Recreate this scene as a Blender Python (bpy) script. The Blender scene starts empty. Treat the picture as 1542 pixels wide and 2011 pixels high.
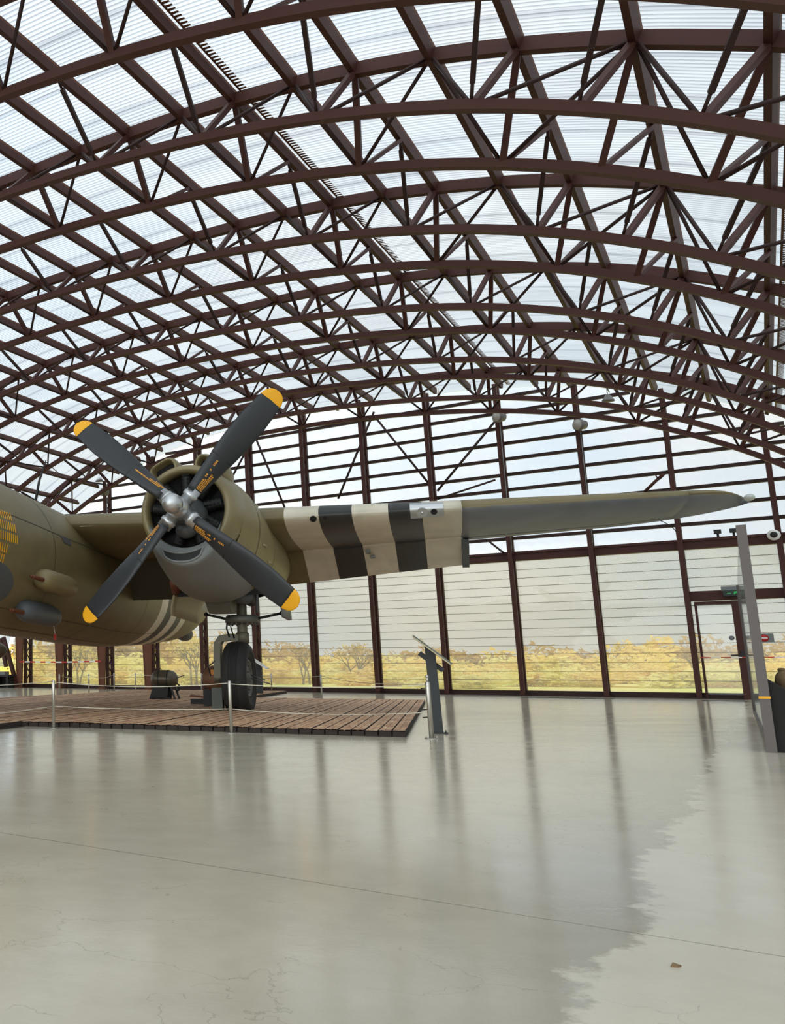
import bpy, bmesh, math, random
from math import sin, cos, pi, radians, sqrt, atan2, hypot
from mathutils import Matrix, Vector

random.seed(7)
S = bpy.context.scene
COL = S.collection

# ------------------------------------------------------------------ camera
IMG_W, IMG_H = 1542, 2011
F_PX, CX, CY = 1773.2, 34.1, 1005.5
HORIZON = 1313.5
CAM_Z = 0.72
PITCH = math.atan((HORIZON - CY) / F_PX)
cam = bpy.data.cameras.new('camera')
cam.sensor_fit = 'HORIZONTAL'
cam.sensor_width = 36.0
cam.lens = F_PX * 36.0 / IMG_W
cam.shift_x = (IMG_W / 2 - CX) / IMG_W
cam.shift_y = 0.0
cam.clip_start, cam.clip_end = 0.05, 600
cam_o = bpy.data.objects.new('camera', cam)
COL.objects.link(cam_o)
cam_o.location = (0, 0, CAM_Z)
cam_o.rotation_euler = (pi / 2 + PITCH, 0, 0)
S.camera = cam_o

# ------------------------------------------------------------------ world
S.view_settings.view_transform = 'Standard'
S.view_settings.look = 'None'
S.view_settings.gamma = 1.0
S.view_settings.exposure = 0.0
S.view_settings.use_curve_mapping = False
S.cycles.use_denoising = True
S.cycles.max_bounces = 10
S.cycles.diffuse_bounces = 5
S.cycles.transparent_max_bounces = 24
S.cycles.sample_clamp_indirect = 6.0
S.cycles.caustics_reflective = False
S.cycles.caustics_refractive = False


SKY, REAR_FILL = 0.92, 3.6


def world():
    w = bpy.data.worlds.new('overcast_sky')
    S.world = w
    w.use_nodes = True
    nt = w.node_tree
    nt.nodes.clear()
    N, L = nt.nodes.new, nt.links.new
    out = N('ShaderNodeOutputWorld')
    bg = N('ShaderNodeBackground')
    tc = N('ShaderNodeTexCoord')
    # soft bright area of thin cloud, low and to the left
    dot = N('ShaderNodeVectorMath'); dot.operation = 'DOT_PRODUCT'
    d = Vector((-0.62, 0.55, 0.52)).normalized()
    dot.inputs[1].default_value = d
    L(tc.outputs['Generated'], dot.inputs[0])
    mr = N('ShaderNodeMapRange')
    mr.inputs['From Min'].default_value = 0.1
    mr.inputs['From Max'].default_value = 1.0
    mr.inputs['To Min'].default_value = 1.1
    mr.inputs['To Max'].default_value = 1.7
    L(dot.outputs['Value'], mr.inputs['Value'])
    # cloud cover with faint blue gaps
    mp = N('ShaderNodeMapping'); mp.inputs['Scale'].default_value = (1.6, 1.6, 4.0)
    L(tc.outputs['Generated'], mp.inputs['Vector'])
    no = N('ShaderNodeTexNoise'); no.inputs['Scale'].default_value = 1.7
    no.inputs['Detail'].default_value = 6; no.inputs['Roughness'].default_value = 0.55
    L(mp.outputs['Vector'], no.inputs['Vector'])
    cr = N('ShaderNodeValToRGB')
    cr.color_ramp.elements[0].position = 0.36
    cr.color_ramp.elements[0].color = (0.76, 0.86, 0.94, 1)
    cr.color_ramp.elements[1].position = 0.60
    cr.color_ramp.elements[1].color = (1.0, 0.98, 0.94, 1)
    L(no.outputs['Fac'], cr.inputs['Fac'])
    L(cr.outputs['Color'], bg.inputs['Color'])
    # bright sky lobe added behind the viewer to brighten the interior
    dot2 = N('ShaderNodeVectorMath'); dot2.operation = 'DOT_PRODUCT'
    dot2.inputs[1].default_value = Vector((-0.25, -0.80, 0.55)).normalized()
    L(tc.outputs['Generated'], dot2.inputs[0])
    m2 = N('ShaderNodeMapRange')
    m2.inputs['From Min'].default_value = 0.35
    m2.inputs['From Max'].default_value = 1.0
    m2.inputs['To Min'].default_value = 0.0
    m2.inputs['To Max'].default_value = REAR_FILL
    L(dot2.outputs['Value'], m2.inputs['Value'])
    ad = N('ShaderNodeMath'); ad.operation = 'ADD'
    L(mr.outputs['Result'], ad.inputs[0]); L(m2.outputs['Result'], ad.inputs[1])
    mu = N('ShaderNodeMath'); mu.operation = 'MULTIPLY'; mu.inputs[1].default_value = SKY
    L(ad.outputs[0], mu.inputs[0])
    L(mu.outputs['Value'], bg.inputs['Strength'])
    L(bg.outputs['Background'], out.inputs['Surface'])


world()

# ------------------------------------------------------------------ materials
MATS = {}


def srgb(r, g, b):
    f = lambda c: (c / 255 / 12.92) if c <= 10 else (((c / 255) + 0.055) / 1.055) ** 2.4
    return (f(r), f(g), f(b), 1)


def mat(name, col, rough=0.6, metal=0.0, var=0.12, scale=6.0, bump=0.0, spec=0.4, coords='Object', stretch=None):
    """painted / metal surface with slight noise in tone and gloss"""
    if name in MATS:
        return MATS[name]
    m = bpy.data.materials.new(name)
    m.use_nodes = True
    nt = m.node_tree
    N, L = nt.nodes.new, nt.links.new
    b = nt.nodes['Principled BSDF']
    b.inputs['Metallic'].default_value = metal
    b.inputs['Specular IOR Level'].default_value = spec
    tc = N('ShaderNodeTexCoord')
    no = N('ShaderNodeTexNoise')
    no.inputs['Scale'].default_value = scale
    no.inputs['Detail'].default_value = 5
    if stretch:
        mp = N('ShaderNodeMapping'); mp.inputs['Scale'].default_value = stretch
        L(tc.outputs[coords], mp.inputs['Vector']); L(mp.outputs['Vector'], no.inputs['Vector'])
    else:
        L(tc.outputs[coords], no.inputs['Vector'])
    mx = N('ShaderNodeMix'); mx.data_type = 'RGBA'
    c = col if len(col) == 4 else tuple(col) + (1,)
    mx.inputs[6].default_value = tuple(x * (1 - var) for x in c[:3]) + (1,)
    mx.inputs[7].default_value = tuple(min(1, x * (1 + var)) for x in c[:3]) + (1,)
    L(no.outputs['Fac'], mx.inputs[0])
    L(mx.outputs[2], b.inputs['Base Color'])
    mr = N('ShaderNodeMapRange')
    mr.inputs['To Min'].default_value = max(0.02, rough - 0.08)
    mr.inputs['To Max'].default_value = min(1, rough + 0.08)
    L(no.outputs['Fac'], mr.inputs['Value'])
    L(mr.outputs['Result'], b.inputs['Roughness'])
    if bump:
        bp = N('ShaderNodeBump'); bp.inputs['Strength'].default_value = bump
        bp.inputs['Distance'].default_value = 0.02
        L(no.outputs['Fac'], bp.inputs['Height']); L(bp.outputs['Normal'], b.inputs['Normal'])
    MATS[name] = m
    return m


STEEL = mat('brown_painted_steel', srgb(70, 39, 32), 0.55, 0, 0.15, 3.0, 0.0, 0.25)
STEEL_D = mat('dark_brown_steel', srgb(52, 34, 30), 0.55, 0, 0.15, 3.0, 0.0, 0.25)
STEEL_W = mat('weathered_brown_steel', srgb(100, 62, 44), 0.6, 0, 0.2, 2.0, 0.0, 0.25)
OLIVE = mat('olive_drab_paint', srgb(124, 111, 76), 0.42, 0, 0.14, 1.2, 0.0, 0.5)
OLIVE_L = mat('pale_olive_paint', srgb(164, 152, 118), 0.45, 0, 0.14, 2.2)
GREYP = mat('neutral_grey_paint', srgb(122, 126, 124), 0.5, 0, 0.1, 2.0)
GREYD = mat('dark_grey_paint', srgb(84, 88, 90), 0.5, 0, 0.12, 3.0)
CHAR = mat('charcoal_blade_paint', srgb(46, 48, 50), 0.42, 0, 0.1, 3.0)
BLACK = mat('black_interior', srgb(22, 21, 20), 0.7, 0, 0.2, 5.0)
BLACKM = mat('matt_black', srgb(34, 33, 31), 0.6, 0, 0.2, 5.0)
YELLOW = mat('yellow_paint', srgb(240, 172, 28), 0.5, 0, 0.06, 4.0)
ORANGE = mat('amber_stencil_paint', srgb(224, 158, 60), 0.6, 0, 0.1, 4.0)
WHITEP = mat('cream_stripe_paint', srgb(214, 206, 186), 0.55, 0, 0.06, 3.0)
DARKST = mat('faded_black_stripe_paint', srgb(66, 66, 62), 0.55, 0, 0.12, 3.0)
SILVER = mat('bare_aluminium', srgb(196, 198, 198), 0.32, 0.85, 0.08, 4.0)
STAINL = mat('brushed_stainless_steel', srgb(186, 182, 172), 0.3, 0.9, 0.08, 8.0)
RUBBER = mat('tyre_rubber', srgb(40, 39, 37), 0.72, 0, 0.2, 12.0)
HUBM = mat('wheel_hub_metal', srgb(104, 104, 98), 0.5, 0.4, 0.2, 6.0)
ROPE = mat('cream_cord', srgb(206, 198, 178), 0.8, 0, 0.1, 20.0)
GREYST = mat('grey_post_paint', srgb(100, 92, 88), 0.5, 0, 0.08, 3.0)
RED = mat('red_paint', srgb(190, 40, 40), 0.5)
WHITE = mat('white_plastic', srgb(228, 226, 220), 0.5, 0, 0.03)
TANK = mat('dull_bronze_tank', srgb(92, 84, 70), 0.36, 0.4, 0.2, 3.0)
RUST = mat('rusty_jacket', srgb(112, 66, 46), 0.6, 0.2, 0.25, 14.0)
SIGNG = mat('dark_green_sign', srgb(34, 50, 42), 0.5)
LED = mat('green_pictogram', srgb(60, 190, 100), 0.5)
BAG = mat('brown_canvas', srgb(120, 98, 70), 0.85, 0, 0.2, 14.0, 0.4)
LAMPG = mat('grey_lamp_housing', srgb(120, 118, 114), 0.5, 0.2)
BARK = mat('bark', srgb(120, 96, 76), 0.9, 0, 0.2, 8.0)


def glass(name, tint, refl=0.05, haze=0.0):
    m = bpy.data.materials.new(name)
    m.use_nodes = True
    nt = m.node_tree
    nt.nodes.clear()
    N, L = nt.nodes.new, nt.links.new
    out = N('ShaderNodeOutputMaterial')
    tr = N('ShaderNodeBsdfTransparent'); tr.inputs['Color'].default_value = tint + (1,)
    gl = N('ShaderNodeBsdfGlossy'); gl.inputs['Roughness'].default_value = 0.03
    fr = N('ShaderNodeFresnel'); fr.inputs['IOR'].default_value = 1.4
    mu = N('ShaderNodeMath'); mu.operation = 'MULTIPLY'; mu.inputs[1].default_value = 0.8
    L(fr.outputs['Fac'], mu.inputs[0])
    mx = N('ShaderNodeMixShader')
    L(mu.outputs['Value'], mx.inputs[0]); L(tr.outputs[0], mx.inputs[1]); L(gl.outputs[0], mx.inputs[2])
    last = mx
    if haze:
        tl = N('ShaderNodeBsdfTranslucent'); tl.inputs['Color'].default_value = (0.9, 0.89, 0.85, 1)
        m2 = N('ShaderNodeMixShader'); m2.inputs[0].default_value = haze
        L(mx.outputs[0], m2.inputs[1]); L(tl.outputs[0], m2.inputs[2])
        last = m2
    L(last.outputs[0], out.inputs['Surface'])
    return m


GLASS_UP = glass('clear_upper_glazing', (0.97, 0.98, 0.98))
GLASS_LOW = glass('grey_tinted_glazing', (0.80, 0.795, 0.78), 0.05, 0.19)
GLASS_P = glass('partition_glass', (0.82, 0.84, 0.81), 0.05, 0.12)


def roof_mat():
    m = bpy.data.materials.new('corrugated_translucent_sheet')
    m.use_nodes = True
    nt = m.node_tree
    nt.nodes.clear()
    N, L = nt.nodes.new, nt.links.new
    out = N('ShaderNodeOutputMaterial')
    tc = N('ShaderNodeTexCoord')
    sp = N('ShaderNodeSeparateXYZ'); L(tc.outputs['Object'], sp.inputs[0])

    def math(op, a, b=None, clamp=False):
        n = N('ShaderNodeMath'); n.operation = op; n.use_clamp = clamp
        for i, v in enumerate((a, b)):
            if v is None: continue
            if isinstance(v, (int, float)): n.inputs[i].default_value = v
            else: L(v, n.inputs[i])
        return n.outputs[0]
    # dark line per corrugation: shading of the folds put into the colour
    ph = math('MULTIPLY', sp.outputs['Y'], 2 * pi / 0.076)
    val = math('SINE', ph)
    valley = math('POWER', math('ADD', math('MULTIPLY', val, 0.5), 0.5), 3.0)
    # doubled strip where two sheets lap
    fr = math('FRACT', math('DIVIDE', sp.outputs['Y'], 0.95))
    lap = math('LESS_THAN', fr, 0.10)
    no = N('ShaderNodeTexNoise'); no.inputs['Scale'].default_value = 0.5; no.inputs['Detail'].default_value = 6
    mp = N('ShaderNodeMapping'); mp.inputs['Scale'].default_value = (0.7, 3.0, 1)
    L(tc.outputs['Object'], mp.inputs['Vector']); L(mp.outputs['Vector'], no.inputs['Vector'])
    dirt = math('MULTIPLY', math('SUBTRACT', no.outputs['Fac'], 0.42, True), 0.7)
    tot = math('ADD', math('ADD', math('MULTIPLY', valley, 0.75), math('MULTIPLY', lap, 0.30)), dirt, True)
    mx = N('ShaderNodeMix'); mx.data_type = 'RGBA'
    mx.inputs[6].default_value = (0.735, 0.785, 0.815, 1)
    mx.inputs[7].default_value = (0.26, 0.28, 0.32, 1)
    L(tot, mx.inputs[0])
    tr = N('ShaderNodeBsdfTransparent'); L(mx.outputs[2], tr.inputs['Color'])
    tl = N('ShaderNodeBsdfTranslucent'); L(mx.outputs[2], tl.inputs['Color'])
    df = N('ShaderNodeBsdfDiffuse'); L(mx.outputs[2], df.inputs['Color'])
    a = N('ShaderNodeMixShader'); a.inputs[0].default_value = 0.12
    L(tl.outputs[0], a.inputs[1]); L(df.outputs[0], a.inputs[2])
    b = N('ShaderNodeMixShader'); b.inputs[0].default_value = 0.52
    L(tr.outputs[0], b.inputs[1]); L(a.outputs[0], b.inputs[2])
    L(b.outputs[0], out.inputs['Surface'])
    return m


def floor_mat():
    m = bpy.data.materials.new('sealed_concrete')
    m.use_nodes = True
    nt = m.node_tree
    N, L = nt.nodes.new, nt.links.new
    b = nt.nodes['Principled BSDF']
    tc = N('ShaderNodeTexCoord')
    sp = N('ShaderNodeSeparateXYZ'); L(tc.outputs['Object'], sp.inputs[0])

    def math(op, a, b_=None, clamp=False):
        n = N('ShaderNodeMath'); n.operation = op; n.use_clamp = clamp
        for i, v in enumerate((a, b_)):
            if v is None: continue
            if isinstance(v, (int, float)): n.inputs[i].default_value = v
            else: L(v, n.inputs[i])
        return n.outputs[0]

    def noise(sc, det=5, rough=0.55, st=None):
        n = N('ShaderNodeTexNoise'); n.inputs['Scale'].default_value = sc
        n.inputs['Detail'].default_value = det; n.inputs['Roughness'].default_value = rough
        if st:
            mp = N('ShaderNodeMapping'); mp.inputs['Scale'].default_value = st
            L(tc.outputs['Object'], mp.inputs['Vector']); L(mp.outputs['Vector'], n.inputs['Vector'])
        else:
            L(tc.outputs['Object'], n.inputs['Vector'])
        return n.outputs['Fac']
    n1 = noise(0.55, 8, 0.6)
    n2 = noise(5.0, 6, 0.65)
    n3 = noise(60.0, 3, 0.6)
    n4 = noise(1.3, 7, 0.7)
    base = N('ShaderNodeMix'); base.data_type = 'RGBA'
    base.inputs[6].default_value = srgb(178, 169, 149)
    base.inputs[7].default_value = srgb(202, 192, 171)
    f = math('ADD', math('MULTIPLY', n1, 0.6), math('MULTIPLY', n2, 0.4))
    f = math('MULTIPLY', math('SUBTRACT', f, 0.32), 2.6, True)
    L(f, base.inputs[0])
    # old spill: its edge wanders; the side nearer the aircraft is a shade darker
    #   edge runs from (1.0,1.9) to (8.0,10.6) in plan
    p0, p1 = (1.02, 2.0), (8.0, 10.55)
    dx, dy = p1[0] - p0[0], p1[1] - p0[1]
    ln = hypot(dx, dy); nx, ny = dy / ln, -dx / ln
    dist = math('ADD', math('MULTIPLY', sp.outputs['X'], nx), math('MULTIPLY', sp.outputs['Y'], ny))
    dist = math('SUBTRACT', dist, p0[0] * nx + p0[1] * ny)
    wob = math('ADD', math('MULTIPLY', math('SUBTRACT', n4, 0.5), 0.55), math('MULTIPLY', math('SUBTRACT', n2, 0.5), 0.16))
    dist = math('SUBTRACT', math('ADD', dist, wob), 0.09)
    side = math('MULTIPLY', math('ADD', dist, 0.03), 34.0, True)
    # dark tide mark hugging the edge on one side, fading inwards
    tide = math('SUBTRACT', 1.0, math('DIVIDE', math('MULTIPLY', dist, -1.0), 0.8), True)
    tide = math('MULTIPLY', tide, math('SUBTRACT', 1.0, side))
    pat = N('ShaderNodeMix'); pat.data_type = 'RGBA'
    L(math('MULTIPLY', tide, 0.55), pat.inputs[0])
    L(base.outputs[2], pat.inputs[6])
    pat.inputs[7].default_value = srgb(124, 117, 99)
    paler_side = N('ShaderNodeMix'); paler_side.data_type = 'RGBA'
    L(math('MULTIPLY', side, 0.28), paler_side.inputs[0])  # beyond the spill edge the concrete is paler
    L(pat.outputs[2], paler_side.inputs[6]); paler_side.inputs[7].default_value = srgb(212, 203, 184)
    # specks and fine crazing
    vo = N('ShaderNodeTexVoronoi'); vo.feature = 'DISTANCE_TO_EDGE'; vo.inputs['Scale'].default_value = 1.9
    wv = N('ShaderNodeVectorMath'); wv.operation = 'ADD'
    nz = N('ShaderNodeTexNoise'); nz.inputs['Scale'].default_value = 2.5; nz.inputs['Detail'].default_value = 6
    L(tc.outputs['Object'], nz.inputs['Vector'])
    vs = N('ShaderNodeVectorMath'); vs.operation = 'SCALE'; vs.inputs['Scale'].default_value = 0.9
    L(nz.outputs['Color'], vs.inputs[0]); L(tc.outputs['Object'], wv.inputs[0]); L(vs.outputs[0], wv.inputs[1])
    L(wv.outputs[0], vo.inputs['Vector'])
    craze = math('MULTIPLY', math('LESS_THAN', vo.outputs['Distance'], 0.004), math('GREATER_THAN', n1, 0.5))
    v2 = N('ShaderNodeTexVoronoi'); v2.inputs['Scale'].default_value = 1.6
    L(tc.outputs['Object'], v2.inputs['Vector'])
    speck = math('LESS_THAN', v2.outputs['Distance'], 0.018)
    # expansion joint: straight saw cut
    q0, q1 = (-0.08, 4.22), (1.95, 2.45)
    ex, ey = q1[0] - q0[0], q1[1] - q0[1]
    el = hypot(ex, ey); mx_, my_ = ey / el, -ex / el
    jd = math('ADD', math('MULTIPLY', sp.outputs['X'], mx_), math('MULTIPLY', sp.outputs['Y'], my_))
    jd = math('ABSOLUTE', math('SUBTRACT', jd, q0[0] * mx_ + q0[1] * my_))
    joint = math('LESS_THAN', jd, 0.0032)
    marks = math('ADD', math('ADD', math('MULTIPLY', craze, 0.22), math('MULTIPLY', speck, 0.6)), math('MULTIPLY', joint, 0.75), True)
    fin = N('ShaderNodeMix'); fin.data_type = 'RGBA'
    L(marks, fin.inputs[0]); L(paler_side.outputs[2], fin.inputs[6]); fin.inputs[7].default_value = srgb(70, 64, 54)
    L(fin.outputs[2], b.inputs['Base Color'])
    n5 = noise(1.0, 5, 0.6, (0.6, 2.2, 1))
    r = math('ADD', 0.04, math('MULTIPLY', n5, 0.20))
    r = math('ADD', r, math('MULTIPLY', side, 0.05))
    L(r, b.inputs['Roughness'])
    b.inputs['Specular IOR Level'].default_value = 0.85
    bp = N('ShaderNodeBump'); bp.inputs['Strength'].default_value = 0.035; bp.inputs['Distance'].default_value = 0.01
    L(math('ADD', n3, math('MULTIPLY', n2, 3.0)), bp.inputs['Height']); L(bp.outputs['Normal'], b.inputs['Normal'])
    return m


def meadow_mat():
    m = bpy.data.materials.new('autumn_meadow')
    m.use_nodes = True
    nt = m.node_tree
    N, L = nt.nodes.new, nt.links.new
    b = nt.nodes['Principled BSDF']
    b.inputs['Roughness'].default_value = 0.95
    tc = N('ShaderNodeTexCoord')
    no = N('ShaderNodeTexNoise'); no.inputs['Scale'].default_value = 0.25; no.inputs['Detail'].default_value = 8
    L(tc.outputs['Object'], no.inputs['Vector'])
    cr = N('ShaderNodeValToRGB')
    e = cr.color_ramp.elements
    e[0].position = 0.35; e[0].color = srgb(196, 214, 96)
    e[1].position = 0.62; e[1].color = srgb(244, 226, 150)
    x = e.new(0.48); x.color = srgb(232, 226, 122)
    L(no.outputs['Fac'], cr.inputs['Fac'])
    L(cr.outputs['Color'], b.inputs['Base Color'])
    return m


def foliage(name, c1, c2):
    m = bpy.data.materials.new(name)
    m.use_nodes = True
    nt = m.node_tree
    N, L = nt.nodes.new, nt.links.new
    nt.nodes.clear()
    out = N('ShaderNodeOutputMaterial')
    tc = N('ShaderNodeTexCoord')
    no = N('ShaderNodeTexNoise'); no.inputs['Scale'].default_value = 2.2; no.inputs['Detail'].default_value = 5
    L(tc.outputs['Object'], no.inputs['Vector'])
    mx = N('ShaderNodeMix'); mx.data_type = 'RGBA'
    mx.inputs[6].default_value = c1; mx.inputs[7].default_value = c2
    L(no.outputs['Fac'], mx.inputs[0])
    d = N('ShaderNodeBsdfDiffuse'); t = N('ShaderNodeBsdfTranslucent')
    L(mx.outputs[2], d.inputs['Color']); L(mx.outputs[2], t.inputs['Color'])
    s = N('ShaderNodeMixShader'); s.inputs[0].default_value = 0.45
    L(d.outputs[0], s.inputs[1]); L(t.outputs[0], s.inputs[2]); L(s.outputs[0], out.inputs['Surface'])
    return m


# ------------------------------------------------------------------ mesh helpers
class MB:
    """collects shapes; build() links them as ONE mesh object"""

    def __init__(self):
        self.v, self.f, self.mi, self.sm = [], [], [], []
        self.cur, self.smooth = 0, False

    def add(self, vs, fs):
        o = len(self.v)
        self.v += [tuple(p) for p in vs]
        for f in fs:
            self.f.append(tuple(i + o for i in f)); self.mi.append(self.cur); self.sm.append(self.smooth)

    def box(self, c, s, R=None):
        x, y, z = (k / 2 for k in s)
        ps = [Vector((i * x, j * y, k * z)) for k in (-1, 1) for j in (-1, 1) for i in (-1, 1)]
        if R is not None: ps = [R @ p for p in ps]
        self.add([Vector(c) + p for p in ps],
                 [(0, 2, 3, 1), (4, 5, 7, 6), (0, 1, 5, 4), (2, 6, 7, 3), (0, 4, 6, 2), (1, 3, 7, 5)])

    def span(self, a, b):
        self.box([(p + q) / 2 for p, q in zip(a, b)], [abs(q - p) for p, q in zip(a, b)])

    def bar(self, a, b, w, h=None, up=(0, 0, 1)):
        a, b = Vector(a), Vector(b)
        h = h or w
        d = (b - a).normalized()
        u = Vector(up)
        s = d.cross(u)
        if s.length < 1e-4: s = d.cross(Vector((1, 0, 0)))
        s.normalize(); t = s.cross(d)
        s *= w / 2; t *= h / 2
        ps = []
        for p in (a, b): ps += [p - s - t, p + s - t, p + s + t, p - s + t]
        self.add(ps, [(0, 3, 2, 1), (4, 5, 6, 7), (0, 1, 5, 4), (1, 2, 6, 5), (2, 3, 7, 6), (3, 0, 4, 7)])

    def sweep(self, pts, ring, closed_ends=True):
        """ring: function(i, point) -> list of points"""
        rs = [ring(i, p) for i, p in enumerate(pts)]
        self.loft(rs, closed_ends)

    def loft(self, rings, caps=True, loop=True):
        n = len(rings[0]); vs = []; fs = []
        for r in rings: vs += [tuple(p) for p in r]
        m = n if loop else n - 1
        for i in range(len(rings) - 1):
            for j in range(m):
                k = (j + 1) % n
                fs.append((i * n + j, i * n + k, (i + 1) * n + k, (i + 1) * n + j))
        if caps:
            fs.append(tuple(range(n - 1, -1, -1)))
            fs.append(tuple((len(rings) - 1) * n + j for j in range(n)))
        self.add(vs, fs)

    def tube(self, pts, r, n=8, caps=True):
        pts = [Vector(p) for p in pts]
        rr = r if isinstance(r, (list, tuple)) else [r] * len(pts)
        rings = []
        ref = None
        for i, p in enumerate(pts):
            d = (pts[min(i + 1, len(pts) - 1)] - pts[max(i - 1, 0)]).normalized()
            if ref is None:
                ref = d.cross(Vector((0, 0, 1)))
                if ref.length < 1e-3: ref = d.cross(Vector((1, 0, 0)))
            ref = (ref - d * ref.dot(d)).normalized()
            b = d.cross(ref)
            rings.append([p + (ref * cos(2 * pi * k / n) + b * sin(2 * pi * k / n)) * rr[i] for k in range(n)])
        sm = self.smooth; self.smooth = True
        self.loft(rings, caps); self.smooth = sm

    def lathe(self, prof, c, ax='y', n=32, caps=False):
        """prof: [(t, r)] along axis ax through c"""
        rings = []
        for t, r in prof:
            ring = []
            for k in range(n):
                A = 2 * pi * k / n
                if ax == 'y': p = (c[0] + r * cos(A), c[1] + t, c[2] + r * sin(A))
                elif ax == 'x': p = (c[0] + t, c[1] + r * cos(A), c[2] + r * sin(A))
                else: p = (c[0] + r * cos(A), c[1] + r * sin(A), c[2] + t)
                ring.append(p)
            rings.append(ring)
        sm = self.smooth; self.smooth = True
        self.loft(rings, caps); self.smooth = sm

    def ball(self, c, r, n=16, m=10):
        rx = r if isinstance(r, (tuple, list)) else (r, r, r)
        rings = []
        for i in range(m + 1):
            t = -pi / 2 + pi * i / m
            cc = max(cos(t), 0.001)
            rings.append([(c[0] + rx[0] * cc * cos(2 * pi * k / n), c[1] + rx[1] * cc * sin(2 * pi * k / n), c[2] + rx[2] * sin(t)) for k in range(n)])
        sm = self.smooth; self.smooth = True
        self.loft(rings, True); self.smooth = sm

    def prism(self, poly, y0, y1, axes='xz'):
        """polygon in plane, extruded along the third axis"""
        def P(a, b, t):
            return {'xz': (a, t, b), 'xy': (a, b, t), 'yz': (t, a, b)}[axes]
        n = len(poly)
        vs = [P(a, b, y0) for a, b in poly] + [P(a, b, y1) for a, b in poly]
        fs = [tuple(range(n)), tuple(range(2 * n - 1, n - 1, -1))]
        fs += [(i, i + n, (i + 1) % n + n, (i + 1) % n) for i in range(n)]
        self.add(vs, fs)

    def build(self, name, mats, parent=None, frame=None, origin=(0, 0, 0), fix=True):
        me = bpy.data.meshes.new(name)
        if parent is not None:
            origin = parent.get('_o', (0, 0, 0)) if origin == (0, 0, 0) else origin
        o3 = Vector(origin)
        me.from_pydata([tuple(Vector(p) - o3) for p in self.v], [], self.f)
        for m in (mats if isinstance(mats, (list, tuple)) else [mats]): me.materials.append(m)
        me.polygons.foreach_set('material_index', self.mi)
        me.polygons.foreach_set('use_smooth', self.sm)
        if fix:
            bm = bmesh.new(); bm.from_mesh(me)
            bmesh.ops.recalc_face_normals(bm, faces=bm.faces)
            bm.to_mesh(me); bm.free()
        me.update()
        o = bpy.data.objects.new(name, me)
        COL.objects.link(o)
        if parent is not None:
            o.parent = parent
            OFF[o.name] = tuple(origin)
        else:
            if frame is not None: o.matrix_world = frame @ Matrix.Translation(o3)
            else: o.location = o3
        return o


OFF = {}


def thing(name, label, cat, frame=None, origin=(0, 0, 0), group=None, kind=None):
    o = bpy.data.objects.new(name, None)
    COL.objects.link(o)
    o.empty_display_size = 0.2
    o.matrix_world = (frame or Matrix.Identity(4)) @ Matrix.Translation(Vector(origin))
    OFF[o.name] = tuple(origin)
    tag(o, label, cat, group, kind)
    return o


def part(name, mb, m, parent, label=None):
    o = mb.build(name, m, parent, origin=OFF[parent.name])
    if label: o['label'] = label
    return o


def tag(o, label=None, cat=None, group=None, kind=None):
    for k, v in (('label', label), ('category', cat), ('group', group), ('kind', kind)):
        if v: o[k] = v
    return o


ORD = ['zeroth', 'first', 'second', 'third', 'fourth', 'fifth', 'sixth', 'seventh', 'eighth', 'ninth', 'tenth', 'eleventh',
       'twelfth', 'thirteenth', 'fourteenth', 'fifteenth', 'sixteenth', 'seventeenth', 'eighteenth', 'nineteenth', 'twentieth',
       'twenty-first', 'twenty-second', 'twenty-third', 'twenty-fourth', 'twenty-fifth', 'twenty-sixth', 'twenty-seventh',
       'twenty-eighth', 'twenty-ninth', 'thirtieth', 'thirty-first', 'thirty-second', 'thirty-third', 'thirty-fourth',
       'thirty-fifth', 'thirty-sixth', 'thirty-seventh', 'thirty-eighth', 'thirty-ninth', 'fortieth']

# frames: BLD = building (x along the end wall, y towards it), AIR = aircraft (x to its left wing tip, y aft)
PHI = 0.6846
BLD = Matrix.Rotation(-PHI, 4, 'Z')
PSI, NOSE_UP = radians(25.0), 0.03
HUB = Vector((2.234, 12.255, 2.898))
AIR_R = Matrix.Rotation(-PSI, 4, 'Z') @ Matrix.Rotation(-NOSE_UP, 4, 'X')
AIR = Matrix.Translation(HUB) @ AIR_R
# level frame under the aircraft, for the mat, the posts and the lectern
GND = Matrix.Translation((HUB.x, HUB.y, 0)) @ Matrix.Rotation(-PSI, 4, 'Z')
VG = 28.29


def lerp(a, b, t): return a + (b - a) * t


def interp(tab, x):
    if x <= tab[0][0]: return tab[0][1]
    for (a, b), (c, d) in zip(tab, tab[1:]):
        if x <= c: return lerp(b, d, (x - a) / (c - a))
    return tab[-1][1]


def smooth_interp(tab, x):
    """Catmull-Rom through a table"""
    n = len(tab)
    if x <= tab[0][0]: return tab[0][1]
    if x >= tab[-1][0]: return tab[-1][1]
    for i in range(n - 1):
        if x <= tab[i + 1][0]:
            x0, y0 = tab[i]; x1, y1 = tab[i + 1]
            h = x1 - x0; t = (x - x0) / h
            m0 = (y1 - tab[i - 1][1]) / (x1 - tab[i - 1][0]) if i > 0 else (y1 - y0) / h
            m1 = (tab[i + 2][1] - y0) / (tab[i + 2][0] - x0) if i + 2 < n else (y1 - y0) / h
            t2, t3 = t * t, t ** 3
            return (2 * t3 - 3 * t2 + 1) * y0 + (t3 - 2 * t2 + t) * h * m0 + (-2 * t3 + 3 * t2) * y1 + (t3 - t2) * h * m1


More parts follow.
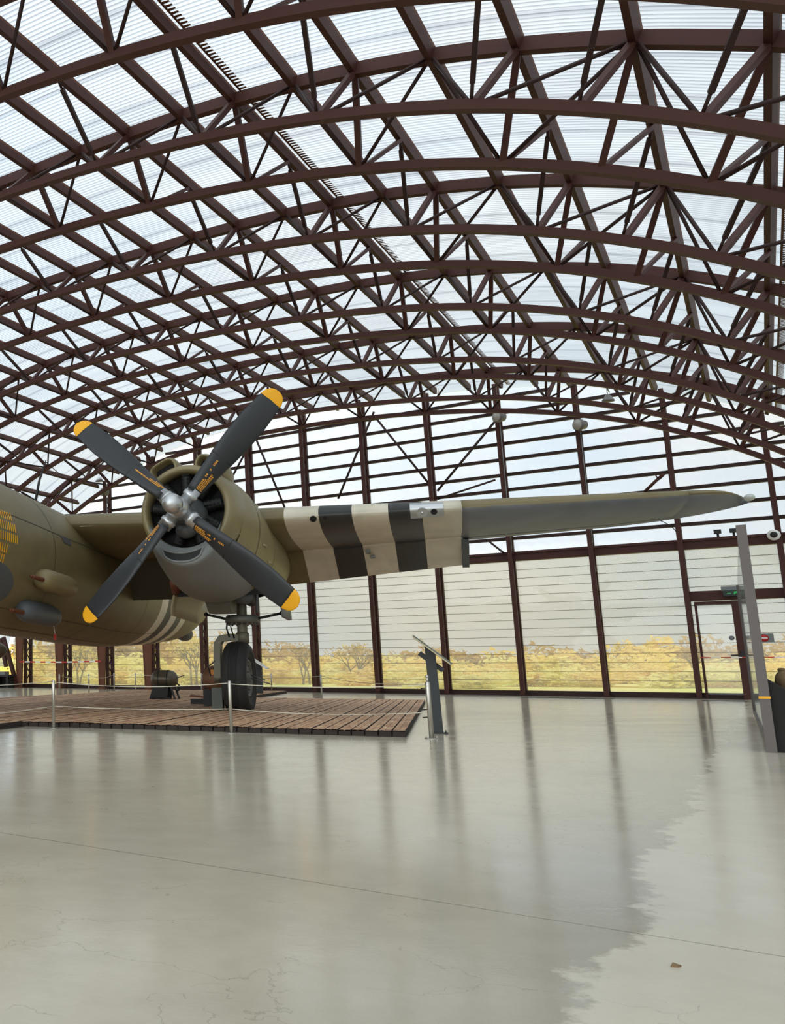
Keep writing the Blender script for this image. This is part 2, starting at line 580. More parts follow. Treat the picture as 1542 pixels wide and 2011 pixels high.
# ------------------------------------------------------------------ large structure
def floor_build():
    b = MB()
    b.add([(-30, -14, 0), (14, -14, 0), (14, VG, 0), (-30, VG, 0)], [(0, 1, 2, 3)])
    # world aligned so that its marks can be laid out in plan
    vs = [BLD @ Vector(p) for p in b.v]
    b.v = [tuple(p) for p in vs]
    o = b.build('floor', floor_mat())
    tag(o, 'pale grey sealed concrete hangar floor', 'floor', None, 'structure')
    g = MB()
    g.add([(-160, VG + 0.05, -0.06), (120, VG + 0.05, -0.06), (120, VG + 180, -0.06), (-160, VG + 180, -0.06)], [(0, 1, 2, 3)])
    o = g.build('meadow', meadow_mat(), frame=BLD)
    tag(o, 'yellow green autumn meadow outside the glass wall', 'meadow', None, 'structure')


floor_build()

LOW_Q = (7.4934, -11.0604, -1.4131, 0.7085, -1.0316)


def z_low(u):
    """height of the lower chord across the building"""
    if u < -20.0:
        return interp([(-23.6, 0.0), (-22.6, 2.3), (-21.2, 4.5), (-20.0, 5.92 + 0.0)], u)
    if u > 4.0:
        return max(0.0, z_low(4.0) - (u - 4.0) * 1.45)
    x = (u - LOW_Q[1]) / 10
    return CAM_Z + LOW_Q[0] + LOW_Q[2] * x ** 2 + LOW_Q[3] * x ** 3 + LOW_Q[4] * x ** 4


def depth_at(u): return interp([(-24, 0.7), (-8.5, 0.76), (-0.35, 1.13), (0.72, 1.22), (6, 1.3)], u)


def normal_low(u):
    e = 0.05
    dz = (z_low(u + e) - z_low(u - e)) / (2 * e)
    l = hypot(1, dz)
    return (-dz / l, 1 / l)


def up_pt(u, off=0.0):
    """point on the upper chord radially above lower point u"""
    n = normal_low(u); d = depth_at(u) + off
    return (u + n[0] * d, z_low(u) + n[1] * d)


# nodes: upper nodes were read off the photograph; find the lower parameter below each
UP_NODES = [4.9, 3.85, 2.8, 1.77, 0.72, -0.35, -1.43, -2.36, -3.27, -4.07, -4.94, -5.77, -6.69, -7.59, -8.53]
while UP_NODES[-1] > -22.2: UP_NODES.append(UP_NODES[-1] - 0.93)


def low_param(uu):
    a, b = uu - 2.5, uu + 2.5
    for _ in range(50):
        m = (a + b) / 2
        if up_pt(m)[0] < uu: a = m
        else: b = m
    return (a + b) / 2


LOWS = [low_param(u) for u in UP_NODES]
UPP = [up_pt(l) for l in LOWS]
LOP = [(l, z_low(l)) for l in LOWS]

VC = [7.0 - 0.45, 10.15, 13.88, 17.72, 21.55, 25.3]
VD = [8.02, 11.65, 15.42, 19.27, 23.10, 26.9]


def roof_build():
    """corrugated sheets bent over the purlins, crests running across the building"""
    us = [7.2 - i * (31.6 / 84) for i in range(85)]
    prof = []
    for u in us:
        n = normal_low(u); d = depth_at(u) + 0.13
        prof.append(((u + n[0] * d, z_low(u) + n[1] * d), n))
    pitch, amp = 0.076, 0.011
    v0, v1 = -13.0, VG + 0.25
    nv = int((v1 - v0) / pitch * 4)
    vs = []; fs = []
    for j in range(nv + 1):
        v = v0 + j * pitch / 4
        a = amp * sin(2 * pi * v / pitch)
        for (p, n) in prof: vs.append((p[0] + n[0] * a, v, max(p[1] + n[1] * a, 0.0)))
    m = len(prof)
    for j in range(nv):
        for i in range(m - 1):
            fs.append((j * m + i, j * m + i + 1, (j + 1) * m + i + 1, (j + 1) * m + i))
    b = MB(); b.smooth = True
    b.add(vs, fs)
    o = b.build('ceiling', roof_mat(), frame=BLD, fix=False)
    tag(o, 'arched roof of translucent corrugated sheets', 'roof', None, 'structure')
    # lap flashing: the serrated end of one sheet lying over the next, above two of the purlins
    for k, uu in enumerate((-4.94, 0.72)):
        b = MB()
        l0 = low_param(uu + 0.10); l1 = low_param(uu + 0.19)
        for j in range(int((VG - 2) / pitch) - 1):
            v = 2 + j * pitch
            pts = []
            for l, a in ((l0, 0.0), (l1, 0.0)):
                n = normal_low(l); d = depth_at(l) + 0.11
                pts.append((l + n[0] * d, z_low(l) + n[1] * d))
            b.add([(pts[0][0], v, pts[0][1]), (pts[1][0], v + pitch * 0.12, pts[1][1] - 0.0), (pts[1][0], v + pitch * 0.5, pts[1][1] - 0.0), (pts[0][0], v + pitch * 0.62, pts[0][1]),
                   (pts[0][0], v, pts[0][1] + 0.004), (pts[1][0], v + pitch * 0.12, pts[1][1] + 0.004), (pts[1][0], v + pitch * 0.5, pts[1][1] + 0.004), (pts[0][0], v + pitch * 0.62, pts[0][1] + 0.004)],
                  [(0, 1, 2, 3), (7, 6, 5, 4), (0, 4, 5, 1), (1, 5, 6, 2), (2, 6, 7, 3), (3, 7, 4, 0)])
        b.add([(pts[0][0] - 0.03, 2, pts[0][1] + 0.0), (pts[0][0], 2, pts[0][1]), (pts[0][0], VG - 0.2, pts[0][1]), (pts[0][0] - 0.03, VG - 0.2, pts[0][1])], [(0, 1, 2, 3)])
        o = b.build('trim_%d' % (k + 1), STEEL_W, frame=BLD)
        tag(o, ['serrated sheet edge along the roof crown', 'serrated sheet edge near the right of the roof'][k], 'roof trim', None, 'structure')


roof_build()


def wall_sides():
    # low kerb walls where the roof meets the floor, and the solid back end behind the viewer
    b = MB(); b.span((-24.2, -13, 0), (-23.9, VG, 0.35))
    tag(b.build('wall_left', STEEL_D, frame=BLD), 'low dark kerb at the foot of the roof', 'wall', None, 'structure')
    b = MB(); b.span((6.9, -13, 0), (7.2, VG, 0.35))
    tag(b.build('wall_right', STEEL_D, frame=BLD), 'low dark kerb at the right foot of the roof', 'wall', None, 'structure')


wall_sides()

# ---- end wall: columns, sill, transom, rails, windows, door
UG, KS = -7.06, 1.9138
COLS = list(range(-8, 8))


def col_u(k): return UG + KS * k


def roof_at(u):
    """height of the underside of the roof at u"""
    l = low_param(u) if u > -22.6 else -22.9
    return up_pt(l, 0.1)[1]


def gable():
    zs, zt0, zt1 = 0.14, 3.68, 3.90
    uL, uR = -23.6, col_u(7)
    # sill and transom
    b = MB(); b.span((uL, VG - 0.12, 0.0), (uR, VG + 0.02, zs))
    tag(b.build('baseboard_back', STEEL_D, frame=BLD), 'dark brown steel sill along the foot of the glass wall', 'sill', None, 'structure')
    b = MB(); b.span((uL + 0.9, VG - 0.20, zt0), (uR, VG + 0.0, zt1)); b.span((uL + 0.9, VG - 0.24, zt1 - 0.03), (uR, VG, zt1 + 0.03))
    tag(b.build('wall_back', STEEL, frame=BLD), 'heavy brown steel transom beam of the glass end wall', 'transom', None, 'structure')
    # columns
    for k in COLS:
        u = col_u(k); top = min(roof_at(u), 9.2)
        if top < 1.2: continue
        n = k + 9
        t = thing('wall_column', '%s brown steel column of the glass wall counted from the left' % ORD[n], 'column', BLD, (u, VG - 0.2, 0), 'columns of the glass end wall')
        b = MB(); b.span((u - 0.055, VG - 0.11, 0), (u + 0.055, VG + 0.01, top)); part('outer_chord', b, STEEL, t)
        b = MB(); b.span((u - 0.055, VG - 0.42, 0), (u + 0.055, VG - 0.33, top)); part('inner_chord', b, STEEL, t)
        b = MB()
        z = 0.3; s = 1
        while z + 0.26 < top:
            b.bar((u, VG - 0.33 if s > 0 else VG - 0.11, z), (u, VG - 0.11 if s > 0 else VG - 0.33, z + 0.26), 0.03, 0.03, (1, 0, 0)); z += 0.26; s = -s
        if k >= -1:
            b2 = MB(); b2.span((u - 0.05, VG - 0.33, 0.0), (u - 0.03, VG - 0.11, 3.7)); part('web_plate', b2, STEEL_D, t)
        part('lacing', b, STEEL_D, t)
        b = MB(); b.span((u - 0.14, VG - 0.48, 0), (u + 0.14, VG + 0.0, 0.025)); part('base_plate', b, STEEL_D, t)
    # fins: plated inner legs that narrow to the floor, standing before the four leftmost columns
    for i, k in enumerate((-8, -7, -6, -5)):
        u = col_u(k); v = VG - 0.75
        b = MB()
        b.prism([(u - 0.11, 0.03), (u + 0.11, 0.03), (u + 0.22, 2.6), (u + 0.22, 3.7), (u - 0.22, 3.7), (u - 0.22, 2.6)], v - 0.02, v + 0.02)
        for s in (-1, 1):
            b.bar((u + s * 0.10, v, 0.03), (u + s * 0.20, v, 2.6), 0.07, 0.03, (1, 0, 0))
            b.bar((u + s * 0.20, v, 2.6), (u + s * 0.20, v, 3.7), 0.07, 0.03, (1, 0, 0))
        b.span((u - 0.16, v - 0.12, 0), (u + 0.16, v + 0.12, 0.03))
        b.span((u - 0.05, v, 3.5), (u + 0.05, VG - 0.4, 3.7))
        o = b.build('tapered_leg', STEEL_W, frame=BLD, origin=(u, v, 0))
        tag(o, '%s brown steel leg tapering to the floor, from the left, before the windows' % ORD[i + 1], 'leg', 'tapered legs by the left windows')
    # horizontal rails of the upper wall
    zr = [4.33, 4.79, 5.26, 5.72, 6.16, 6.61, 7.07, 7.53, 7.98, 8.44]
    for i, z in enumerate(zr):
        us = [u / 10 for u in range(-230, 64) if roof_at(u / 10) > z + 0.1]
        if not us: continue
        b = MB(); b.span((us[0], VG - 0.05, z - 0.045), (us[-1], VG + 0.03, z + 0.045))
        o = b.build('wall_rail', STEEL_D, frame=BLD, origin=((us[0] + us[-1]) / 2, VG, z))
        tag(o, '%s horizontal brown rail above the transom of the glass wall' % ORD[i + 1], 'rail', 'horizontal rails of the upper glass wall')
    # crossed brace rods of the upper wall
    for i, (a, c, w) in enumerate((((-8.57, 8.6), (-9.85, 6.0), 'leaning left of the second white wing stripe'), ((-8.54, 8.42), (-6.99, 5.89), 'falling right above the white wing stripes'), ((-5.2, 7.74), (-6.92, 5.88), 'rising right to the round lamp above the wing'),
                                   ((-12.5, 8.4), (-11.6, 5.9), 'falling right beside the engine cowling'), ((-12.7, 8.26), (-13.6, 6.9), 'behind the upper right propeller blade'))):
        b = MB(); b.tube([(a[0], VG - 0.24, a[1]), (c[0], VG - 0.24, c[1])], 0.035, 6)
        o = b.build('brace_rod', STEEL_D, frame=BLD, origin=(c[0], VG - 0.24, c[1]))
        tag(o, 'thin dark wall brace rod ' + w, 'brace', 'brace rods of the glass wall')
    for a, c, w in (((-6.92, 5.63), (-5.35, 6.0), 'lying low between two columns beside the last white wing stripe'), ((-5.64, 4.25), (-5.3, 3.9), 'short, under the wing where flap and aileron meet')):
        b = MB(); b.tube([(a[0], VG - 0.3, a[1]), (c[0], VG - 0.3, c[1])], 0.03, 6)
        o = b.build('brace_rod', STEEL_D, frame=BLD, origin=(c[0], VG - 0.3, c[1]))
        tag(o, 'thin dark wall rod ' + w, 'brace', 'brace rods of the glass wall')
    # glazing
    wn = 0
    edges = [-23.3] + [col_u(k) for k in COLS]
    for i in range(len(edges) - 1):
        a, c = edges[i] + 0.03, edges[i + 1] - 0.03
        if roof_at((a + c) / 2) < 1.0: continue
        h1 = min(zt0, roof_at(a), roof_at(c))
        door = abs(edges[i] - col_u(3)) < 0.01
        wn += 1
        b = MB(); b.span((a, VG - 0.03, zs), (c, VG - 0.015, h1))
        w = b.build('window_%d' % wn, GLASS_LOW, frame=BLD, origin=(a, VG, zs))
        tag(w, '%s tall lower window of the end wall from the left' % ORD[wn], 'window', None, 'structure')
        OFF[w.name] = (a, VG, zs)
        b = MB()
        z = 0.42
        while z < h1 - 0.1:
            b.span((a, VG - 0.036, z - 0.006), (c, VG - 0.01, z + 0.006)); z += 0.232
        part('glazing_bar', b, JOINT, w)
        # upper glazing
        zt = [roof_at(a), roof_at(c)]
        if min(zt) > zt1 + 0.3:
            wn += 1
            b = MB(); b.prism([(a, zt1), (c, zt1), (c, zt[1]), (a, zt[0])], VG + 0.035, VG + 0.05)
            w = b.build('window_%d' % wn, GLASS_UP, frame=BLD, origin=(a, VG, zt1))
            tag(w, '%s upper clear pane of the end wall from the left' % ORD[i + 1], 'window', None, 'structure')


JOINT = mat('glazing_joint', srgb(150, 140, 118), 0.6)
gable()


def door():
    u0, u1, v = col_u(3) + 0.12, -0.30, VG - 0.16
    d = MB()
    d.span((u0, v - 0.05, 2.28), (u1, v + 0.05, 2.36)); d.span((u0, v - 0.05, 0.0), (u0 + 0.05, v + 0.05, 2.3)); d.span((u1 - 0.17, v - 0.09, 0.0), (u1, v + 0.05, 2.36))
    o = d.build('door_1', STEEL, frame=BLD, origin=((u0 + u1) / 2, v, 0))
    tag(o, 'brown framed glass door at the right of the end wall', 'door', None, 'structure')
    OFF[o.name] = ((u0 + u1) / 2, v, 0)
    b = MB(); b.span((u0 + 0.05, v - 0.01, 0.1), (u1 - 0.17, v + 0.0, 2.28)); part('door_glass', b, GLASS_UP, o)
    b = MB(); b.span((u1 - 0.11, v - 0.12, 0.98), (u1 - 0.05, v - 0.05, 1.14)); b.span((u1 - 0.30, v - 0.10, 1.02), (u1 - 0.06, v - 0.075, 1.06)); part('door_handle', b, BLACKM, o, 'black lever handle')
    # beam over the door, to the right edge
    b = MB(); b.span((u0 - 0.08, VG - 0.22, 2.38), (col_u(6), VG - 0.02, 2.62))
    tag(b.build('trim_3', STEEL, frame=BLD), 'brown beam over the door', 'beam', None, 'structure')
    # exit sign
    t = thing('exit_sign', 'dark green emergency exit sign box above the door corner', 'sign', BLD, (-0.43, VG - 0.3, 2.5))
    b = MB(); b.span((-0.60, VG - 0.36, 2.46), (-0.22, VG - 0.24, 2.60)); part('housing', b, SIGNG, t)
    b = MB()
    b.span((-0.52, VG - 0.366, 2.52), (-0.44, VG - 0.361, 2.535))
    b.prism([(-0.40, 2.50), (-0.37, 2.50), (-0.35, 2.53), (-0.32, 2.50), (-0.30, 2.51), (-0.33, 2.545), (-0.30, 2.565), (-0.32, 2.58), (-0.36, 2.565), (-0.39, 2.57), (-0.385, 2.545)], VG - 0.366, VG - 0.361)
    part('pictogram', b, LED, t, 'green running figure pictogram')
    b = MB(); b.span((-0.63, VG - 0.3, 2.60), (-0.25, VG - 0.28, 2.70)); part('mount_plate', b, GREYP, t)
    # no entry plate
    t = thing('no_entry_sign', 'white plate with red no entry disc on the glass right of the door', 'sign', BLD, (0.06, VG - 0.08, 1.4))
    b = MB(); b.span((-0.10, VG - 0.1, 1.34), (0.24, VG - 0.085, 1.55)); part('plate', b, GREYP, t)
    b = MB(); b.lathe([(0, 0.001), (0, 0.085), (0.006, 0.085), (0.006, 0.001)], (0.06, VG - 0.108, 1.445), 'y', 24); part('disc', b, RED, t, 'red disc')
    b = MB(); b.span((-0.005, VG - 0.113, 1.430), (0.125, VG - 0.108, 1.460)); part('bar', b, WHITE, t, 'white bar')
    # round sticker
    b = MB(); b.lathe([(0, 0.001), (0, 0.055), (0.005, 0.055), (0.005, 0.001)], (-0.55, VG - 0.19, 1.46), 'y', 20)
    tag(b.build('door_sticker', GREYP, frame=BLD, origin=(-0.55, VG - 0.19, 1.46)), 'small round grey sticker on the door glass', 'sticker')
    # tape
    t = thing('barrier_tape', 'red and white barrier tape stretched across the door', 'tape', BLD, (-0.6, VG - 0.5, 0.98))
    b = MB(); b.cur = 0
    x = -1.2; i = 0
    while x < 2.4:
        b.cur = i % 2
        b.span((x, VG - 0.52, 0.975 + 0.0), (x + 0.2, VG - 0.515, 1.0)); x += 0.2; i += 1
    part('strip', b, [RED, WHITE], t)
    t = thing('barrier_tape', 'red and white barrier tape strung behind the fuselage by the left windows', 'tape', BLD, (-20, VG - 0.9, 1.0))
    b = MB(); x = -22.2; i = 0
    while x < -18.5:
        b.cur = i % 2
        b.span((x, VG - 0.95, 0.96 + 0.02 * sin(x)), (x + 0.25, VG - 0.945, 1.01 + 0.02 * sin(x))); x += 0.25; i += 1
    part('strip', b, [RED, WHITE], t)


door()


# ------------------------------------------------------------------ roof trusses
def truss_build():
    dense = [LOWS[0] + 0.6 + (LOWS[-1] - 0.5 - LOWS[0] - 0.6) * i / 150 for i in range(151)]

    def chord(b, v, up, w, h):
        rings = []
        for u in dense:
            n = normal_low(u); d = depth_at(u) if up else 0.0
            c = (u + n[0] * d, z_low(u) + n[1] * d)
            if c[1] < 0.05: continue
            rings.append([(c[0] + n[0] * s * h / 2, v + q * w / 2, c[1] + n[1] * s * h / 2) for s, q in ((-1, -1), (-1, 1), (1, 1), (1, -1))])
        b.loft(rings)
    names = ['nearest to the viewer, cut off by the top of the photo', 'second from the viewer', 'third from the viewer', 'fourth from the viewer', 'fifth from the viewer', 'sixth and farthest, next to the glass wall']
    for i in range(6):
        vc, vd = VC[i], VD[i]; vm = (vc + vd) / 2
        t = thing('roof_truss', 'brown arched roof truss, ' + names[i], 'roof truss', BLD, (LOP[-1][0], vm, 0), 'arched roof trusses')
        b = MB(); chord(b, vm, True, 0.11, 0.17); part('upper_chord', b, STEEL, t)
        for v in (vc, vd):
            b = MB(); chord(b, v, False, 0.115, 0.115); part('lower_chord', b, STEEL, t)
        nxt = VC[i + 1] if i < 5 else None
        for j in range(len(UPP)):
            if LOP[j][1] < 0.3: continue
            U = (UPP[j][0], vm, UPP[j][1])
            full = j % 2 == 0 or UP_NODES[j] > -0.5      # panel points that carry struts
            for v in (vc, vd):
                Lp = (LOP[j][0], v, LOP[j][1])
                if full:
                    b = MB(); b.bar(U, Lp, 0.075, 0.075, (1, 0, 0)); part('strut', b, STEEL, t)
                if j % 2 == 0:   # odd lower nodes gather the diagonals of both neighbours
                    for q in (j - 1, j + 1):
                        if 0 <= q < len(UPP) and LOP[q][1] > 0.3:
                            b = MB(); b.tube([(UPP[q][0], vm, UPP[q][1]), Lp], 0.026, 6); part('diagonal', b, STEEL_D, t)
            if nxt and full:
                vq = (vd + nxt) / 2
                g = (UPP[j][0], vq, UPP[j][1] - 0.08)
                b = MB(); b.bar((LOP[j][0], vd, LOP[j][1]), g, 0.055, 0.055, (1, 0, 0)); part('knee_brace', b, STEEL, t)
                e = Vector((LOP[j][0], nxt - 0.02, LOP[j][1] + 0.05)); g2 = Vector(g)
                d = (e - g2)
                b = MB(); b.bar(g2 + d * 0.10, g2 + d * 0.86, 0.055, 0.055, (1, 0, 0)); b.tube([g2, g2 + d * 0.1], 0.02, 6); b.tube([g2 + d * 0.86, e], 0.02, 6)
                part('tie_rod', b, STEEL_D, t)
        if i == 0:
            # ties arriving from the next truss behind the viewer are out of frame
            pass
    for j, (u, z) in enumerate(UPP):
        if z < 1.2: continue
        n = normal_low(LOWS[j])
        R = Matrix.Rotation(-atan2(n[0], n[1]) * -1, 3, 'Y')
        b = MB()
        c = Vector((u, 0, z)); nn = Vector((n[0], 0, n[1])); tt = Vector((n[1], 0, -n[0]))
        w, h = 0.04, 0.065
        ring = lambda v: [(c + tt * sx * w + nn * sz * h) + Vector((0, v, 0)) for sx, sz in ((-1, -1), (1, -1), (1, 1), (-1, 1))]
        b.loft([ring(-12.5), ring(VG - 0.48)])
        # packing strip carrying the sheets
        ring2 = lambda v: [(c + tt * sx * 0.03 + nn * zz) + Vector((0, v, 0)) for sx, zz in ((-1, h), (1, h), (1, h + 0.05), (-1, h + 0.05))]
        b.cur = 1
        b.loft([ring2(-12.5), ring2(VG - 0.48)])
        o = b.build('purlin', [STEEL, STEEL_W], frame=BLD, origin=(u, VG / 2, z))
        tag(o, '%s long brown roof purlin counted from the right edge of the roof' % ORD[j + 1], 'purlin', 'roof purlins')


truss_build()


# ------------------------------------------------------------------ aircraft
def coord_stripes(name, axis, edges, inside, outside, base_only=None):
    """paint that changes along one object axis: edges = list of (start, end) of pale bands; dark between first and last"""
    m = bpy.data.materials.new(name)
    m.use_nodes = True
    nt = m.node_tree
    N, L = nt.nodes.new, nt.links.new
    b = nt.nodes['Principled BSDF']
    tc = N('ShaderNodeTexCoord'); sp = N('ShaderNodeSeparateXYZ'); L(tc.outputs['Object'], sp.inputs[0])
    x = sp.outputs[axis]
    no = N('ShaderNodeTexNoise'); no.inputs['Scale'].default_value = 2.2; no.inputs['Detail'].default_value = 5
    L(tc.outputs['Object'], no.inputs['Vector'])

    def band(a, c):
        g = N('ShaderNodeMath'); g.operation = 'GREATER_THAN'; L(x, g.inputs[0]); g.inputs[1].default_value = a
        l = N('ShaderNodeMath'); l.operation = 'LESS_THAN'; L(x, l.inputs[0]); l.inputs[1].default_value = c
        mu = N('ShaderNodeMath'); mu.operation = 'MULTIPLY'; L(g.outputs[0], mu.inputs[0]); L(l.outputs[0], mu.inputs[1])
        return mu.outputs[0]
    cur = None
    for (a, c, col) in [(-1e4, 1e4, outside)] + inside:
        if cur is None:
            r = N('ShaderNodeRGB'); r.outputs[0].default_value = col; cur = r.outputs[0]; continue
        mx = N('ShaderNodeMix'); mx.data_type = 'RGBA'
        L(band(a, c), mx.inputs[0]); L(cur, mx.inputs[6]); mx.inputs[7].default_value = col
        cur = mx.outputs[2]
    mv = N('ShaderNodeMix'); mv.data_type = 'RGBA'; mv.blend_type = 'MULTIPLY'; mv.inputs[0].default_value = 1.0
    rp = N('ShaderNodeValToRGB')
    rp.color_ramp.elements[0].position = 0.3; rp.color_ramp.elements[0].color = (0.78, 0.78, 0.76, 1)
    rp.color_ramp.elements[1].position = 0.7; rp.color_ramp.elements[1].color = (1, 1, 1, 1)
    L(no.outputs['Fac'], rp.inputs['Fac'])
    L(cur, mv.inputs[6]); L(rp.outputs['Color'], mv.inputs[7])
    L(mv.outputs[2], b.inputs['Base Color'])
    b.inputs['Roughness'].default_value = 0.46
    b.inputs['Specular IOR Level'].default_value = 0.45
    return m


C_OL, C_WH, C_DK, C_GR = srgb(122, 110, 76), srgb(222, 213, 192), srgb(54, 54, 52), srgb(126, 130, 136)
GROUND_OFF = 2.83     # from hub down to the mat
AX = thing('bomber_aircraft', 'olive twin engined bomber with striped wing and four bladed propeller on the ribbed mat', 'aircraft', AIR, (0, 0, 0))
FUS_L = -3.4
FUS = [(-3.75, 0.12, -0.45), (-3.6, 0.38, -0.44), (-3.3, 0.62, -0.42), (-2.8, 0.86, -0.39), (-2.2, 1.02, -0.37), (-1.4, 1.13, -0.39), (-0.5, 1.175, -0.40),
       (1.0, 1.18, -0.40), (3.0, 1.18, -0.40), (5.0, 1.18, -0.39), (6.5, 1.17, -0.35), (7.6, 1.14, -0.30), (8.85, 1.08, -0.28), (10.4, 0.98, -0.23),
       (11.4, 0.90, -0.20), (12.4, 0.76, -0.15), (13.4, 0.58, -0.08), (14.2, 0.44, -0.02), (14.6, 0.22, 0.02)]


def fr(a): return smooth_interp([(x[0], x[1]) for x in FUS], a)
def fh(a): return smooth_interp([(x[0], x[2]) for x in FUS], a)


def fpt(a, ang, off=0.0):
    t = radians(ang); r = fr(a) + off
    return (FUS_L + r * cos(t), a, fh(a) + r * sin(t))


def fuselage():
    st = [(7.0, 7.55, C_WH), (7.55, 8.1, C_DK), (8.1, 8.65, C_WH), (8.65, 9.2, C_DK), (9.2, 9.75, C_WH)]
    m = coord_stripes('fuselage_paint', 'Y', None, st, C_OL)
    b = MB(); b.smooth = True
    rings = []
    a = -3.75
    A = []
    while a < 14.6: A.append(a); a += 0.15
    A.append(14.6)
    for a in A: rings.append([fpt(a, k * 360 / 48) for k in range(48)])
    b.loft(rings)
    fu = part('fuselage', b, m, AX, 'olive round fuselage with cream and black bands near the tail')
    OFF[fu.name] = (0, 0, 0)
    # panel seams: thin raised bands
    b = MB()
    for a in (-1.6, 0.9, 3.4, 5.9, 7.9):
        b.loft([[fpt(a + s, k * 7.5, 0.003) for k in range(48)] for s in (-0.008, 0.008)], False)
    for ang in (18, -50, -72):
        b.loft([[fpt(-3 + 0.3 * k, ang + s, 0.003) for k in range(38)] for s in (-0.35, 0.35)], False, False)
    part('panel_seam', b, mat('dark_seam', srgb(74, 72, 56), 0.6), fu)  # seams drawn in a darker olive
    # mission tally: rows of small yellow bombs
    b = MB()
    rows = [(16.0, -0.62), (8.4, -0.55), (0.6, -0.50), (-7.8, -0.80), (-15.0, -0.84), (-22.0, -0.90)]
    for ang, aend in rows:
        for k in range(28):
            a = aend - k * 0.062
            if k > 14 and ang < -5: break
            h = 3.0
            b.add([fpt(a - 0.026, ang + h, 0.004), fpt(a, ang + h, 0.004), fpt(a + 0.004, ang - h, 0.004), fpt(a - 0.022, ang - h, 0.004)], [(0, 1, 2, 3)])
    part('mission_mark', b, YELLOW, fu, 'rows of small yellow bomb marks')
    # blast panel under the tally
    b = MB(); b.smooth = True
    b.loft([[fpt(a, ang, 0.004) for ang in range(-52 + int(abs(j - 5) ** 2 * 0.6), -17 - int(abs(j - 5) ** 2 * 0.5), 1)][:20] + [fpt(a, -30 + 0, 0.004)] * 0 for j, a in enumerate([-1.6 + 0.16 * q for q in range(11)])] if False else
           [[fpt(-1.1 + 0.85 * cos(th) * rr, -36 + 19 * sin(th) * rr, 0.005) for th in [2 * pi * k / 28 for k in range(28)]] for rr in (1.0, 0.75, 0.5, 0.25, 0.02)], False)
    part('blast_panel', b, GREYD, fu, 'grey rounded blast panel')
    # small side window
    b = MB()
    b.add([fpt(1.2, 18, 0.006), fpt(1.66, 18, 0.006), fpt(1.62, 12.6, 0.006), fpt(1.32, 12.4, 0.006)], [(0, 1, 2, 3)])
    part('side_window', b, mat('dusty_pane', srgb(88, 88, 92), 0.25, 0.0, 0.05), fu)
    # dorsal spine light / aerial mast
    b = MB(); b.tube([fpt(2.2, 78), (FUS_L + 0.25, 2.35, 1.18), (FUS_L + 0.27, 2.6, 1.62)], [0.03, 0.025, 0.012], 6)
    b.tube([(FUS_L + 0.27, 2.6, 1.6), (FUS_L + 0.3, 3.2, 1.5)], 0.008, 5)
    part('aerial_mast', b, BLACKM, fu)
    # red flagged pin hanging from the belly
    b = MB(); b.tube([fpt(1.84, -52.8, 0.0), (FUS_L + 0.72, 1.93, -1.42), (FUS_L + 0.74, 1.95, -1.56)], 0.006, 5)
    b.cur = 1; b.box((FUS_L + 0.74, 1.95, -1.60), (0.03, 0.05, 0.09))
    part('safety_pin', b, [WHITE, RED], fu, 'cord with a red tag')
    # belly bumper and rear window blister
    b = MB(); b.ball((FUS_L, 13.1, -0.82), (0.22, 0.55, 0.2)); part('tail_bumper', b, GREYD, fu)
    # cockpit canopy and nose glazing, beyond the left edge
    b = MB(); b.smooth = True
    b.loft([[(FUS_L + w * cos(radians(k * 15)), a, fh(a) + fr(a) * 0.75 + hh * sin(radians(k * 15))) for k in range(13)] for a, w, hh in ((-2.3, 0.3, 0.05), (-1.9, 0.55, 0.42), (-1.3, 0.62, 0.56), (-0.4, 0.6, 0.5), (0.6, 0.4, 0.33))], False, False)
    part('canopy', b, mat('canopy_pane', srgb(70, 74, 76), 0.15), fu)
    # tail surfaces
    b = MB()
    b.prism([(11.2, 0.55), (13.0, 2.9), (13.4, 3.35), (14.0, 3.4), (14.4, 2.9), (14.6, 0.2)], FUS_L - 0.09, FUS_L + 0.09, 'yz'); part('tail_fin', b, OLIVE, AX)
    for s in (1, -1):
        b = MB(); rings = []
        for q in range(9):
            l = q / 8 * 4.2; c = lerp(2.0, 1.1, q / 8); th = lerp(0.11, 0.05, q / 8); z = 0.35 + l * 0.13; a0 = 12.3 + q * 0.05
            rings.append([(FUS_L + s * l, a0, z), (FUS_L + s * l, a0 + c * 0.3, z + th), (FUS_L + s * l, a0 + c, z), (FUS_L + s * l, a0 + c * 0.3, z - th)])
        b.loft(rings); part('tailplane', b, OLIVE, AX)
    return fu


FU = fuselage()


